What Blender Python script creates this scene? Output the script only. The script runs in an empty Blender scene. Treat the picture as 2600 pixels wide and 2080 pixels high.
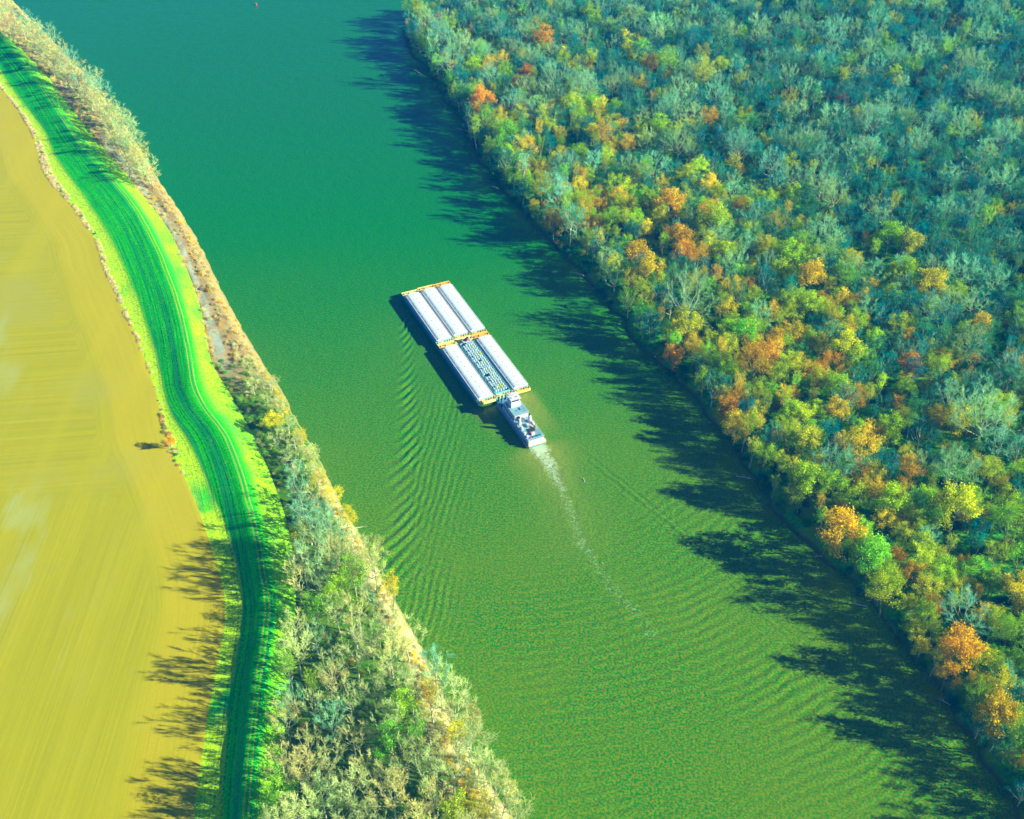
import os
import bpy, math, random
import numpy as np
from mathutils import Vector

PI = math.pi
R = math.radians
SC = bpy.context.scene
COL = SC.collection

# ------------------------------------------------------------------ camera geometry
FPX, PITCH, CAMH = 3028.0, R(39.2), 412.0
_c, _s = math.cos(PITCH), math.sin(PITCH)
FW = np.array([0, _c, -_s]); UP = np.array([0, _s, _c]); RT = np.array([1.0, 0, 0])

def ground(px, py, z=0.0):
    """world point on the level z for a place measured on the photograph (2600 x 2080)"""
    d = FW * FPX + RT * (px - 1300) - UP * (py - 1040)
    t = (CAMH - z) / -d[2]
    return float(d[0] * t), float(d[1] * t)

def project(x, y, z):
    p = np.array([x, y, z - CAMH])
    w = p @ FW
    return 1300 + FPX * (p @ RT) / w, 1040 - FPX * (p @ UP) / w, float(w)

# ------------------------------------------------------------------ materials
def lin(r, g, b):
    f = lambda v: (v / 255 / 12.92) if v / 255 <= 0.04045 else ((v / 255 + 0.055) / 1.055) ** 2.4
    return (f(r), f(g), f(b), 1)

class NB:
    def __init__(s, name):
        s.m = bpy.data.materials.new(name); s.m.use_nodes = True
        s.t = s.m.node_tree; s.t.nodes.clear()
        s.out = s.t.nodes.new('ShaderNodeOutputMaterial')
    def n(s, typ, ins=None, **kw):
        nd = s.t.nodes.new(typ)
        for k, v in kw.items(): setattr(nd, k, v)
        for k, v in (ins or {}).items():
            if isinstance(v, bpy.types.NodeSocket): s.t.links.new(v, nd.inputs[k])
            else: nd.inputs[k].default_value = v
        return nd
    def math(s, op, a, b=0.0, clamp=False):
        return s.n('ShaderNodeMath', {0: a, 1: b}, operation=op, use_clamp=clamp).outputs[0]
    def mix(s, fac, a, b, blend='MIX'):
        nd = s.n('ShaderNodeMix', data_type='RGBA', blend_type=blend)
        for i, v in ((0, fac), (6, a), (7, b)):
            if isinstance(v, bpy.types.NodeSocket): s.t.links.new(v, nd.inputs[i])
            else: nd.inputs[i].default_value = v
        return nd.outputs[2]
    def noise(s, vec, scale, detail=2.0, rough=0.5, dist=0.0):
        ins = {'Scale': scale, 'Detail': detail, 'Roughness': rough, 'Distortion': dist}
        if vec is not None: ins['Vector'] = vec
        return s.n('ShaderNodeTexNoise', ins).outputs[0]
    def ramp(s, fac, a, b, lo=0.0, hi=1.0):
        return s.n('ShaderNodeMapRange', {0: fac, 1: a, 2: b, 3: lo, 4: hi}, interpolation_type='SMOOTHSTEP').outputs[0]
    def pos(s): return s.n('ShaderNodeNewGeometry').outputs['Position']
    def xyz(s, v):
        nd = s.n('ShaderNodeSeparateXYZ', {0: v}); return nd.outputs[0], nd.outputs[1], nd.outputs[2]
    def vec(s, x=0.0, y=0.0, z=0.0): return s.n('ShaderNodeCombineXYZ', {0: x, 1: y, 2: z}).outputs[0]
    def attr(s, name): return s.n('ShaderNodeAttribute', attribute_name=name).outputs['Fac']
    def finish(s, color, rough=0.8, spec=0.3, bump=None, bstr=0.4, bdist=0.3, **kw):
        ins = {'Base Color': color, 'Roughness': rough, 'Specular IOR Level': spec}
        ins.update(kw)
        if bump is not None:
            ins['Normal'] = s.n('ShaderNodeBump', {'Strength': bstr, 'Distance': bdist, 'Height': bump}).outputs[0]
        b = s.n('ShaderNodeBsdfPrincipled', ins)
        s.t.links.new(b.outputs[0], s.out.inputs[0])
        return s.m

def paint(name, col, var=0.12, rough=0.55, dirt=None, scale=0.8):
    b = NB(name); p = b.n('ShaderNodeTexCoord').outputs['Object']
    n1 = b.noise(p, scale, 5, 0.65); n2 = b.noise(p, scale * 7, 3, 0.6)
    d = dirt or tuple(c * 0.55 for c in col[:3]) + (1,)
    f = b.math('MULTIPLY', b.ramp(n1, 0.42, 0.78), var * 3)
    f = b.math('ADD', f, b.math('MULTIPLY', b.math('SUBTRACT', n2, 0.5), var), True)
    return b.finish(b.mix(f, col, d), rough, 0.3, n2, 0.15, 0.05)

M = {}
def setup_materials():
    W = lambda r, g, b: (r, g, b, 1)
    M['cover'] = paint('white_fibreglass', W(.76, .89, .88), .08, .4, W(.58, .66, .62), .35)
    M['rail_white'] = paint('rail_paint', W(.85, .92, .95), .05)
    M['coaming'] = paint('coaming_paint', W(.20, .62, .66), .2)
    M['hull'] = paint('hull_steel', W(.0, .24, .30), .2, .6, W(.03, .14, .14))
    M['deck_orange'] = paint('orange_deck', W(.82, .50, .06), .25, .7, W(.7, .5, .14))
    M['deck_tan'] = paint('tan_deck', W(.86, .64, .18), .2, .7, W(.7, .55, .2))
    M['deck_pale'] = paint('pale_yellow_deck', W(.78, .84, .36), .2, .7, W(.7, .6, .2))
    M['deck_edge'] = paint('deck_edge_white', W(.55, .68, .66), .15)
    M['dark'] = paint('dark_steel', W(.035, .06, .06), .2)
    M['rust'] = paint('rusty_steel', W(.28, .16, .04), .3)
    M['white'] = paint('white_paint', W(.68, .70, .74), .10, .4, W(.48, .55, .60), .5)
    M['grey_deck'] = paint('grey_deck_paint', W(.20, .46, .52), .2, .6, W(.28, .50, .55), .4)
    M['blue_deck'] = paint('blue_grey_deck', W(.10, .32, .46), .2, .6)
    M['fender'] = paint('yellow_fender', W(.70, .48, .10), .3, .7, W(.5, .22, .05))
    M['glass'] = NB('window_glass').finish(W(.01, .03, .05), .08, .8)
    M['coil'] = paint('coil_wrap', W(.40, .60, .68), .2, .4, W(.34, .54, .56), 2)
    M['coil_yellow'] = paint('yellow_wrap', W(.50, .62, .10), .2, .5, W(.4, .5, .1), 2)
    M['hold'] = paint('hold_steel', W(.03, .22, .30), .3, .7, W(.04, .30, .30))
    M['red'] = paint('red_paint', W(.75, .12, .10), .2, .5)
    M['buoy'] = paint('red_buoy_paint', W(.8, .05, .05), .1, .5)
    M['green'] = paint('green_tarp', W(.10, .45, .12), .2, .6)
    M['bone'] = paint('bleached_wood', W(.60, .62, .52), .2, .8)

    def wood(name, col):
        b = NB(name); r = b.n('ShaderNodeObjectInfo').outputs['Random']
        p = b.n('ShaderNodeTexCoord').outputs['Object']
        c = b.mix(b.noise(p, 1.5, 3), col, tuple(x * .6 for x in col[:3]) + (1,))
        c = b.mix(b.math('MULTIPLY', r, .3), c, W(.44, .46, .16))
        M[name] = b.finish(c, .85, .1)
    wood('pale_bark', W(.56, .64, .40)); wood('brown_bark', W(.34, .40, .14))
    # foliage and fine twigs: the colour is the thing's own, each leaf differs a little
    def leafy(name, spread, transl, scattered=False):
        b = NB(name); oi = b.n('ShaderNodeObjectInfo')
        col = b.n('ShaderNodeAttribute', attribute_type='INSTANCER', attribute_name='tint').outputs['Color'] if scattered else oi.outputs['Color']
        rnd = b.n('ShaderNodeNewGeometry').outputs['Random Per Island']
        v = b.n('ShaderNodeMapRange', {0: rnd, 1: 0.0, 2: 1.0, 3: 1 - spread, 4: 1 + spread}).outputs[0]
        hs = b.n('ShaderNodeHueSaturation', {'Hue': b.math('ADD', .485, b.math('MULTIPLY', oi.outputs['Random'], .03)),
                                             'Value': v, 'Color': col}).outputs[0]
        d = b.n('ShaderNodeBsdfDiffuse', {'Color': hs}); t = b.n('ShaderNodeBsdfTranslucent', {'Color': hs})
        mx = b.n('ShaderNodeMixShader', {0: transl, 1: d.outputs[0], 2: t.outputs[0]})
        b.t.links.new(mx.outputs[0], b.out.inputs[0]); M[name] = b.m
    leafy('leaves', .4, .28); leafy('twigs', .25, .3); leafy('mass_leaves', .4, .28, True); leafy('mass_twigs', .25, .3, True)

    # ---- river water, mottled green and olive
    b = NB('river_water'); p = b.pos(); x, y, z = b.xyz(p)
    n1 = b.noise(p, .95, 2.5, .6); n2 = b.noise(p, .012, 2, .5); n3 = b.noise(p, 1.2, 1.5, .5)
    n4 = b.noise(p, .9, 2, .55)
    clear = b.mix(b.ramp(y, 950, 450, 0, 1), W(.003, .185, .030), W(.0, .235, .0))  # darker and bluer far off, distance haze put into the base colour
    hazed_olive = b.mix(b.ramp(y, 720, 330, 0, 1), b.mix(b.ramp(y, 950, 450, 0, 1), W(.010, .195, .030), W(.004, .235, .0)), W(.18, .275, .0))   # olive near, blue-green far: haze over distance painted into the colour
    c = b.mix(b.ramp(n1, .40, .62), clear, hazed_olive)
    c = b.mix(b.ramp(n3, .60, .74, 0, .75), c, W(.002, .14, .06))
    c = b.mix(b.math('MULTIPLY', b.ramp(n4, .62, .72, 0, .6), b.ramp(y, 850, 400, .25, 1)), c, W(.24, .25, .0))
    c = b.mix(b.math('MULTIPLY', b.ramp(n2, .35, .7, 0, .25), b.ramp(y, 700, 400)), c, W(.16, .27, .0))
    foam = b.attr('foam'); silt = b.attr('silt')
    c = b.mix(b.math('MULTIPLY', silt, .6), c, W(.38, .40, .06))
    w1 = b.mix(.4, b.noise(p, .30, 4, .7, 2.5), b.noise(p, 1.1, 3, .6, .8))
    thr = b.math('SUBTRACT', b.math('ADD', foam, w1), 1.0)
    c = b.mix(b.ramp(thr, -.03, .26, 0, .8), c, W(.58, .82, .58))
    rip = b.math('ADD', b.noise(p, .5, 4, .6), b.math('MULTIPLY', b.noise(p, .13, 2, .5), 1.2))
    rip = b.math('ADD', rip, b.math('MULTIPLY', thr, .5))
    bsdf = b.finish(c, .22, .5, rip, .55, .55, IOR=1.37)
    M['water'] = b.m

    # ---- ploughed field
    b = NB('ploughed_field'); p = b.pos(); x, y, z = b.xyz(p); e = b.attr('edge')
    rows_near = b.noise(b.vec(b.math('MULTIPLY', x, 1.0), b.math('MULTIPLY', y, .012)), .8, 4, .65)
    rows_far = b.noise(b.vec(b.math('MULTIPLY', x, .02), b.math('ADD', b.math('MULTIPLY', y, 1.0), b.math('MULTIPLY', x, -.12))), .35, 4, .65)
    wide_near = b.noise(b.vec(b.math('MULTIPLY', x, 1.0), b.math('MULTIPLY', y, .03)), .06, 3, .5)
    rows_head = b.noise(b.vec(e, b.math('MULTIPLY', y, .012)), .8, 4, .65)
    wob = b.math('MULTIPLY', b.math('SUBTRACT', b.noise(b.vec(0.0, b.math('MULTIPLY', y, .3)), 1, 2), .5), 5)
    m_far = b.math('MULTIPLY', b.ramp(y, 425, 440), b.ramp(b.math('ADD', e, wob), 35, 36.5))
    rows = b.mix(m_far, b.mix(b.ramp(e, 38, 28), rows_near, rows_head), rows_far)
    big = b.noise(p, .014, 3, .55)
    c = b.mix(b.ramp(rows, .2, .8), W(.34, .36, .002), W(.48, .47, .004))
    c = b.mix(b.ramp(wide_near, .45, .75, 0, .6), c, W(.50, .48, .004))
    c = b.mix(b.ramp(big, .5, .72, 0, .8), c, W(.40, .42, .05))
    patch = b.noise(b.vec(b.math('MULTIPLY', x, .05), b.math('MULTIPLY', y, .02)), 1.0, 2, .5)
    c = b.mix(b.math('MULTIPLY', b.ramp(patch, .52, .72, 0, .75), b.ramp(e, 45, 90)), c, W(.42, .52, .16))
    c = b.mix(b.ramp(b.math('ADD', e, b.math('MULTIPLY', rows_near, 10)), 28, 36, .45, 0), c, W(.60, .50, .01))
    fine = b.noise(p, 1.2, 3, .7)
    c = b.mix(b.ramp(fine, .35, .75, 0, .3), c, W(.36, .32, .003))
    M['field'] = b.finish(c, .9, .1, rows, .3, .3)

    # ---- levee grass
    b = NB('levee_grass'); p = b.pos(); x, y, z = b.xyz(p); a = b.attr('across'); sd = b.attr('side')
    st = b.noise(b.vec(a, b.math('MULTIPLY', y, .025)), .9, 5, .7)
    st2 = b.noise(b.vec(a, b.math('MULTIPLY', y, .012)), .28, 3, .6)
    fine = b.noise(p, .9, 3, .7); big = b.noise(p, .03, 3, .55)
    c = b.mix(b.ramp(st, .35, .65), W(.0, .60, .003), W(.03, .88, .002))
    c = b.mix(b.ramp(st2, .42, .66, 0, .75), c, W(.0, .34, .13))
    c = b.mix(b.math('MULTIPLY', b.ramp(sd, .08, .5), b.ramp(b.math('ADD', big, b.math('MULTIPLY', st, .35)), .45, .75, .25, 1)), c, W(.42, .92, .0))
    c = b.mix(b.math('MULTIPLY', b.ramp(sd, -.86, -1.0), b.ramp(b.math('ADD', big, b.math('MULTIPLY', fine, .3)), .4, .6)), c, W(.55, .90, .0))
    c = b.mix(b.ramp(fine, .46, .64, 0, .7), c, W(.01, .34, .03))
    c = b.mix(b.ramp(b.noise(p, .35, 3, .7), .55, .75, 0, .5), c, W(.30, .60, .01))
    wig = b.math('ADD', a, b.math('MULTIPLY', b.math('SUBTRACT', b.noise(b.vec(0.0, b.math('MULTIPLY', y, .05)), 1, 2), .5), 1.2))
    for off in (-1.0, 1.0):
        t = b.ramp(b.math('ABSOLUTE', b.math('SUBTRACT', wig, off)), .22, .5, 1, 0)
        c = b.mix(b.math('MULTIPLY', t, b.ramp(st, .3, .6, .2, .85)), c, W(.44, .56, .02))
    for off in (-7.5, -10.2, -13.5):
        t = b.ramp(b.math('ABSOLUTE', b.math('SUBTRACT', wig, off)), .2, .5, .6, 0)
        c = b.mix(b.math('MULTIPLY', t, b.ramp(fine, .4, .55)), c, W(.005, .12, .03))
    M['grass'] = b.finish(c, .9, .1, b.math('ADD', fine, st), .6, .5)

    # ---- river bank
    b = NB('bank_soil'); p = b.pos(); x, y, z = b.xyz(p); u = b.attr('u')
    fine = b.noise(p, .6, 5, .7); mid = b.noise(p, .12, 4, .6, .5)
    c = b.mix(b.ramp(fine, .35, .65), W(.36, .30, .10), W(.50, .40, .17))
    g1 = b.math('MULTIPLY', b.ramp(u, .04, .10), b.ramp(u, .42, .34))
    g1 = b.math('MULTIPLY', g1, b.math('MULTIPLY', b.ramp(y, 520, 560), b.ramp(y, 835, 815)))
    c = b.mix(b.math('MULTIPLY', g1, b.ramp(mid, .36, .5)), c, W(.42, .52, .38))
    c = b.mix(b.math('MULTIPLY', b.ramp(u, .10, .02), b.ramp(mid, .35, .55)), c, W(.55, .34, .05))
    c = b.mix(b.math('MULTIPLY', b.ramp(mid, .55, .68), .8), c, W(.50, .30, .02))
    c = b.mix(b.ramp(y, 545, 500), c, b.mix(b.ramp(fine, .4, .6), W(.04, .20, .01), W(.12, .24, .01)))
    c = b.mix(b.math('MULTIPLY', b.ramp(u, .74, .86), b.ramp(y, 470, 425)), c, W(.66, .56, .26))
    c = b.mix(b.ramp(z, 1.0, .2), c, W(.30, .30, .09))
    M['bank'] = b.finish(c, .9, .1, fine, .6, .4)

    b = NB('forest_soil'); p = b.pos(); x, y, z = b.xyz(p)
    fine = b.noise(p, .5, 4, .7); mid = b.noise(p, .05, 4, .6)
    c = b.mix(b.ramp(fine, .35, .65), W(.02, .22, .03), W(.08, .42, .01))
    c = b.mix(b.ramp(mid, .45, .65, 0, .8), c, W(.20, .32, .02))
    c = b.mix(b.ramp(z, 2.0, .3, 0, .8), c, W(.08, .09, .03))
    M['forest'] = b.finish(c, .95, .1, fine, .6, .5)
    M['riverbed'] = paint('river_bed', W(.05, .12, .04), .2)

    b = NB('haze_air')
    v = b.n('ShaderNodeVolumePrincipled', {'Color': W(.0, .22, 1.0), 'Density': HAZE, 'Absorption Color': W(.3, .6, 1), 'Anisotropy': 0.0})
    b.t.links.new(v.outputs[0], b.out.inputs['Volume']); M['haze'] = b.m

HAZE = float(os.environ.get('HZ', .00012))

# ------------------------------------------------------------------ object helpers
def tag(o, label=None, cat=None, group=None, kind=None):
    if label: o['label'] = label
    if cat: o['category'] = cat
    if group: o['group'] = group
    if kind: o['kind'] = kind
    return o

def link(o, parent=None):
    COL.objects.link(o)
    if parent: o.parent = parent
    return o

def empty(name, loc=(0, 0, 0), rz=0.0):
    o = bpy.data.objects.new(name, None); o.location = loc; o.rotation_euler = (0, 0, rz)
    o.empty_display_size = 1
    return link(o)

class MB:
    """collects faces and makes ONE mesh object of them"""
    def __init__(s): s.v = []; s.f = []; s.mi = []
    def face(s, pts, mi=0):
        k = len(s.v); s.v += [tuple(p) for p in pts]; s.f.append(tuple(range(k, k + len(pts)))); s.mi.append(mi)
    def add(s, vs, fs, mi=0):
        k = len(s.v); s.v += [tuple(p) for p in vs]; s.f += [tuple(i + k for i in f) for f in fs]; s.mi += [mi] * len(fs)
    def box(s, x0, x1, y0, y1, z0, z1, mi=0, bev=0.0):
        if bev > 0:
            e = bev; prof = [(x0 + e, y0), (x1 - e, y0), (x1, y0 + e), (x1, y1 - e), (x1 - e, y1), (x0 + e, y1), (x0, y1 - e), (x0, y0 + e)]
            inn = [(x0 + 2 * e, y0 + e), (x1 - 2 * e, y0 + e), (x1 - e, y0 + 2 * e), (x1 - e, y1 - 2 * e), (x1 - 2 * e, y1 - e), (x0 + 2 * e, y1 - e), (x0 + e, y1 - 2 * e), (x0 + e, y0 + 2 * e)]
            vs = [(a, b_, z0) for a, b_ in prof] + [(a, b_, z1 - e) for a, b_ in prof] + [(a, b_, z1) for a, b_ in inn]
            fs = [(i, (i + 1) % 8, 8 + (i + 1) % 8, 8 + i) for i in range(8)] + [(8 + i, 8 + (i + 1) % 8, 16 + (i + 1) % 8, 16 + i) for i in range(8)]
            fs += [tuple(range(16, 24)), tuple(range(7, -1, -1))]
            s.add(vs, fs, mi); return
        vs = [(x0, y0, z0), (x1, y0, z0), (x1, y1, z0), (x0, y1, z0), (x0, y0, z1), (x1, y0, z1), (x1, y1, z1), (x0, y1, z1)]
        s.add(vs, [(3, 2, 1, 0), (4, 5, 6, 7), (0, 1, 5, 4), (1, 2, 6, 5), (2, 3, 7, 6), (3, 0, 4, 7)], mi)
    def tube(s, pts, rad, n=4, mi=0, cap=False):
        pts = [np.asarray(p, float) for p in pts]; k = len(s.v); m = len(pts)
        if not hasattr(rad, '__len__'): rad = [rad] * m
        for i, p in enumerate(pts):
            d = pts[min(i + 1, m - 1)] - pts[max(i - 1, 0)]; d = d / (np.linalg.norm(d) + 1e-9)
            a = np.cross(d, (0, 0, 1.0) if abs(d[2]) < .9 else (1.0, 0, 0)); a /= np.linalg.norm(a); c = np.cross(d, a)
            for j in range(n):
                t = 2 * PI * j / n; s.v.append(tuple(p + rad[i] * (math.cos(t) * a + math.sin(t) * c)))
        for i in range(m - 1):
            for j in range(n):
                s.f.append((k + i * n + j, k + i * n + (j + 1) % n, k + (i + 1) * n + (j + 1) % n, k + (i + 1) * n + j)); s.mi.append(mi)
        if cap:
            s.f.append(tuple(k + j for j in range(n))[::-1]); s.mi.append(mi)
            s.f.append(tuple(k + (m - 1) * n + j for j in range(n))); s.mi.append(mi)
    def cyl(s, x, y, z0, z1, r, n=12, mi=0, bev=0.0, r2=None):
        r2 = r if r2 is None else r2
        rings = [(z0, r), (z1 - bev, r2), (z1, r2 - bev)] if bev > 0 else [(z0, r), (z1, r2)]
        k = len(s.v)
        for z, rr in rings:
            for j in range(n):
                t = 2 * PI * j / n; s.v.append((x + rr * math.cos(t), y + rr * math.sin(t), z))
        for i in range(len(rings) - 1):
            for j in range(n):
                s.f.append((k + i * n + j, k + i * n + (j + 1) % n, k + (i + 1) * n + (j + 1) % n, k + (i + 1) * n + j)); s.mi.append(mi)
        q = k + (len(rings) - 1) * n
        s.f.append(tuple(q + j for j in range(n))); s.mi.append(mi)
        s.f.append(tuple(k + j for j in range(n))[::-1]); s.mi.append(mi)
    def mesh(s, name, mats, smooth=False):
        me = bpy.data.meshes.new(name); me.from_pydata(s.v, [], s.f)
        for m in mats if isinstance(mats, (list, tuple)) else [mats]: me.materials.append(m)
        me.polygons.foreach_set('material_index', s.mi)
        if smooth: me.polygons.foreach_set('use_smooth', [True] * len(me.polygons))
        me.update(); return me
    def build(s, name, mats, parent=None, smooth=False):
        return link(bpy.data.objects.new(name, s.mesh(name, mats, smooth)), parent)

def grid_mesh(name, X, Y, Z, mat, attrs=None, smooth=True):
    """X, Y, Z arrays (rows, columns) -> mesh"""
    r, c = X.shape
    co = np.stack([X, Y, Z], -1).reshape(-1, 3).astype(np.float32)
    i = np.arange(r * c).reshape(r, c)
    q = np.stack([i[:-1, :-1], i[:-1, 1:], i[1:, 1:], i[1:, :-1]], -1).reshape(-1, 4)
    me = bpy.data.meshes.new(name)
    me.vertices.add(len(co)); me.vertices.foreach_set('co', co.ravel())
    me.loops.add(q.size); me.loops.foreach_set('vertex_index', q.ravel().astype(np.int32))
    me.polygons.add(len(q)); me.polygons.foreach_set('loop_start', np.arange(0, q.size, 4, dtype=np.int32))
    if smooth: me.polygons.foreach_set('use_smooth', np.ones(len(q), bool))
    me.update(calc_edges=True)
    for k, a in (attrs or {}).items():
        at = me.attributes.new(k, 'FLOAT', 'POINT'); at.data.foreach_set('value', a.astype(np.float32).ravel())
    me.materials.append(mat); me.validate()
    # normals up
    if len(me.polygons) and me.polygons[0].normal.z < 0: me.flip_normals()
    return me

_rs = np.random.RandomState(5)
_NT = _rs.rand(256, 256)
def vnoise(x, y, scale):
    x = np.asarray(x) * scale + 1000; y = np.asarray(y) * scale + 1000
    xi = np.floor(x).astype(int); yi = np.floor(y).astype(int); fx = x - xi; fy = y - yi
    fx = fx * fx * (3 - 2 * fx); fy = fy * fy * (3 - 2 * fy)
    g = lambda a, b: _NT[a % 256, b % 256]
    return (g(xi, yi) * (1 - fx) + g(xi + 1, yi) * fx) * (1 - fy) + (g(xi, yi + 1) * (1 - fx) + g(xi + 1, yi + 1) * fx) * fy - .5

# ------------------------------------------------------------------ lines of the landscape
def line(pts, z, smooth=10.0):
    P = sorted([ground(x, y, z)[::-1] for x, y in pts])
    Y = np.array([p[0] for p in P]); X = np.array([p[1] for p in P])
    yy = np.arange(Y[0] - 200, Y[-1] + 300, 2.0)
    sl0 = (X[1] - X[0]) / (Y[1] - Y[0]); sl1 = (X[-1] - X[-2]) / (Y[-1] - Y[-2])
    xx = np.interp(yy, Y, X)
    xx = np.where(yy < Y[0], X[0] + (yy - Y[0]) * sl0, xx); xx = np.where(yy > Y[-1], X[-1] + (yy - Y[-1]) * sl1, xx)
    if smooth > 0:
        k = int(smooth / 2) * 2 + 1; xx = np.convolve(np.pad(xx, k // 2, 'edge'), np.ones(k) / k, 'valid')
    return lambda q: np.interp(q, yy, xx)

LZ, CZ = 4.0, 8.9
F_L = line([(-60, 120), (0, 217), (25, 250), (50, 280), (83, 334), (121, 451), (167, 501), (204, 551), (250, 618), (267, 689), (278, 700), (315, 793), (348, 858),
            (371, 923), (399, 1001), (415, 1094), (427, 1141), (464, 1201), (499, 1280), (519, 1335), (540, 1400), (560, 1459), (574, 1538), (569, 1603), (550, 1681),
            (539, 1751), (527, 1821), (516, 1904), (499, 1997), (491, 2076), (480, 2200)], LZ)
T_L = line([(-40, 120), (20, 217), (110, 334), (135, 400), (200, 492), (262, 584), (295, 651), (338, 746), (366, 830), (390, 895), (412, 997), (425, 1052),
            (470, 1117), (505, 1187), (535, 1260), (560, 1310), (583, 1380), (604, 1450), (615, 1519), (610, 1565), (597, 1681), (580, 1774), (572, 1844), (568, 1937), (562, 2030), (558, 2150)], LZ)
C_L = line([(20, 110), (100, 209), (138, 267), (196, 355), (259, 430), (317, 492), (363, 559), (401, 634), (438, 728), (464, 816), (482, 909), (492, 988),
            (524, 1043), (566, 1090), (589, 1141), (608, 1192), (622, 1238), (633, 1284), (649, 1349), (666, 1450), (680, 1519), (680, 1575), (665, 1658),
            (652, 1751), (643, 1844), (634, 1937), (627, 2029), (620, 2150)], CZ)
R_L = line([(-20, 60), (60, 130), (130, 205), (190, 285), (250, 362), (303, 422), (338, 463), (360, 495), (386, 523), (409, 554), (431, 587), (440, 604), (477, 690), (501, 754),
            (514, 805), (525, 861), (536, 926), (585, 1000), (640, 1100), (685, 1200), (722, 1300), (745, 1400), (752, 1500), (748, 1600), (738, 1700), (728, 1800), (718, 1900), (705, 2076), (700, 2180)], LZ)
W_L = line([(-60, -90), (30, 0), (100, 70), (170, 140), (240, 215), (300, 300), (345, 365), (378, 413), (401, 455), (442, 513), (480, 572), (513, 630), (552, 718), (600, 806), (668, 923),
            (723, 1001), (761, 1080), (807, 1159), (849, 1247), (886, 1321), (928, 1372), (949, 1436), (991, 1500), (1033, 1579), (1079, 1658), (1116, 1742), (1149, 1821),
            (1185, 1900), (1240, 1990), (1300, 2076), (1370, 2180)], 0)
S_L = line([(2100, -60), (1700, -38), (1450, -12), (1330, 2), (1200, 18), (1100, 38), (1040, 62), (1022, 85), (1035, 115), (1060, 145), (1090, 190), (1125, 240), (1160, 290), (1190, 355),
            (1215, 405), (1250, 460), (1290, 500), (1335, 545), (1380, 600), (1445, 655), (1500, 720), (1555, 790), (1615, 860), (1680, 930), (1725, 985), (1775, 1020), (1815, 1070),
            (1845, 1120), (1885, 1180), (1925, 1240), (1975, 1300), (2040, 1360), (2110, 1430), (2175, 1500), (2240, 1590), (2310, 1670), (2370, 1740), (2420, 1810), (2475, 1900),
            (2530, 1990), (2575, 2060), (2640, 2160)], 0, 6)

def left_height(x, y):
    f, t, c, r, w = F_L(y), T_L(y), C_L(y), R_L(y), W_L(y)
    z = np.where(x < t, LZ, np.where(x < c - 2, LZ + (CZ - LZ) * (x - t) / np.maximum(c - 2 - t, 1), np.where(x < c + 2, CZ,
        np.where(x < r, CZ + (LZ - CZ) * (x - c - 2) / np.maximum(r - c - 2, 1), np.where(x < w - 7, LZ, LZ + (x - w + 7) / 7 * (-LZ))))))
    return z

def right_height(x, y):
    d = x - S_L(y)
    return np.clip(d * .55, -3, LZ + .2)

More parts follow.
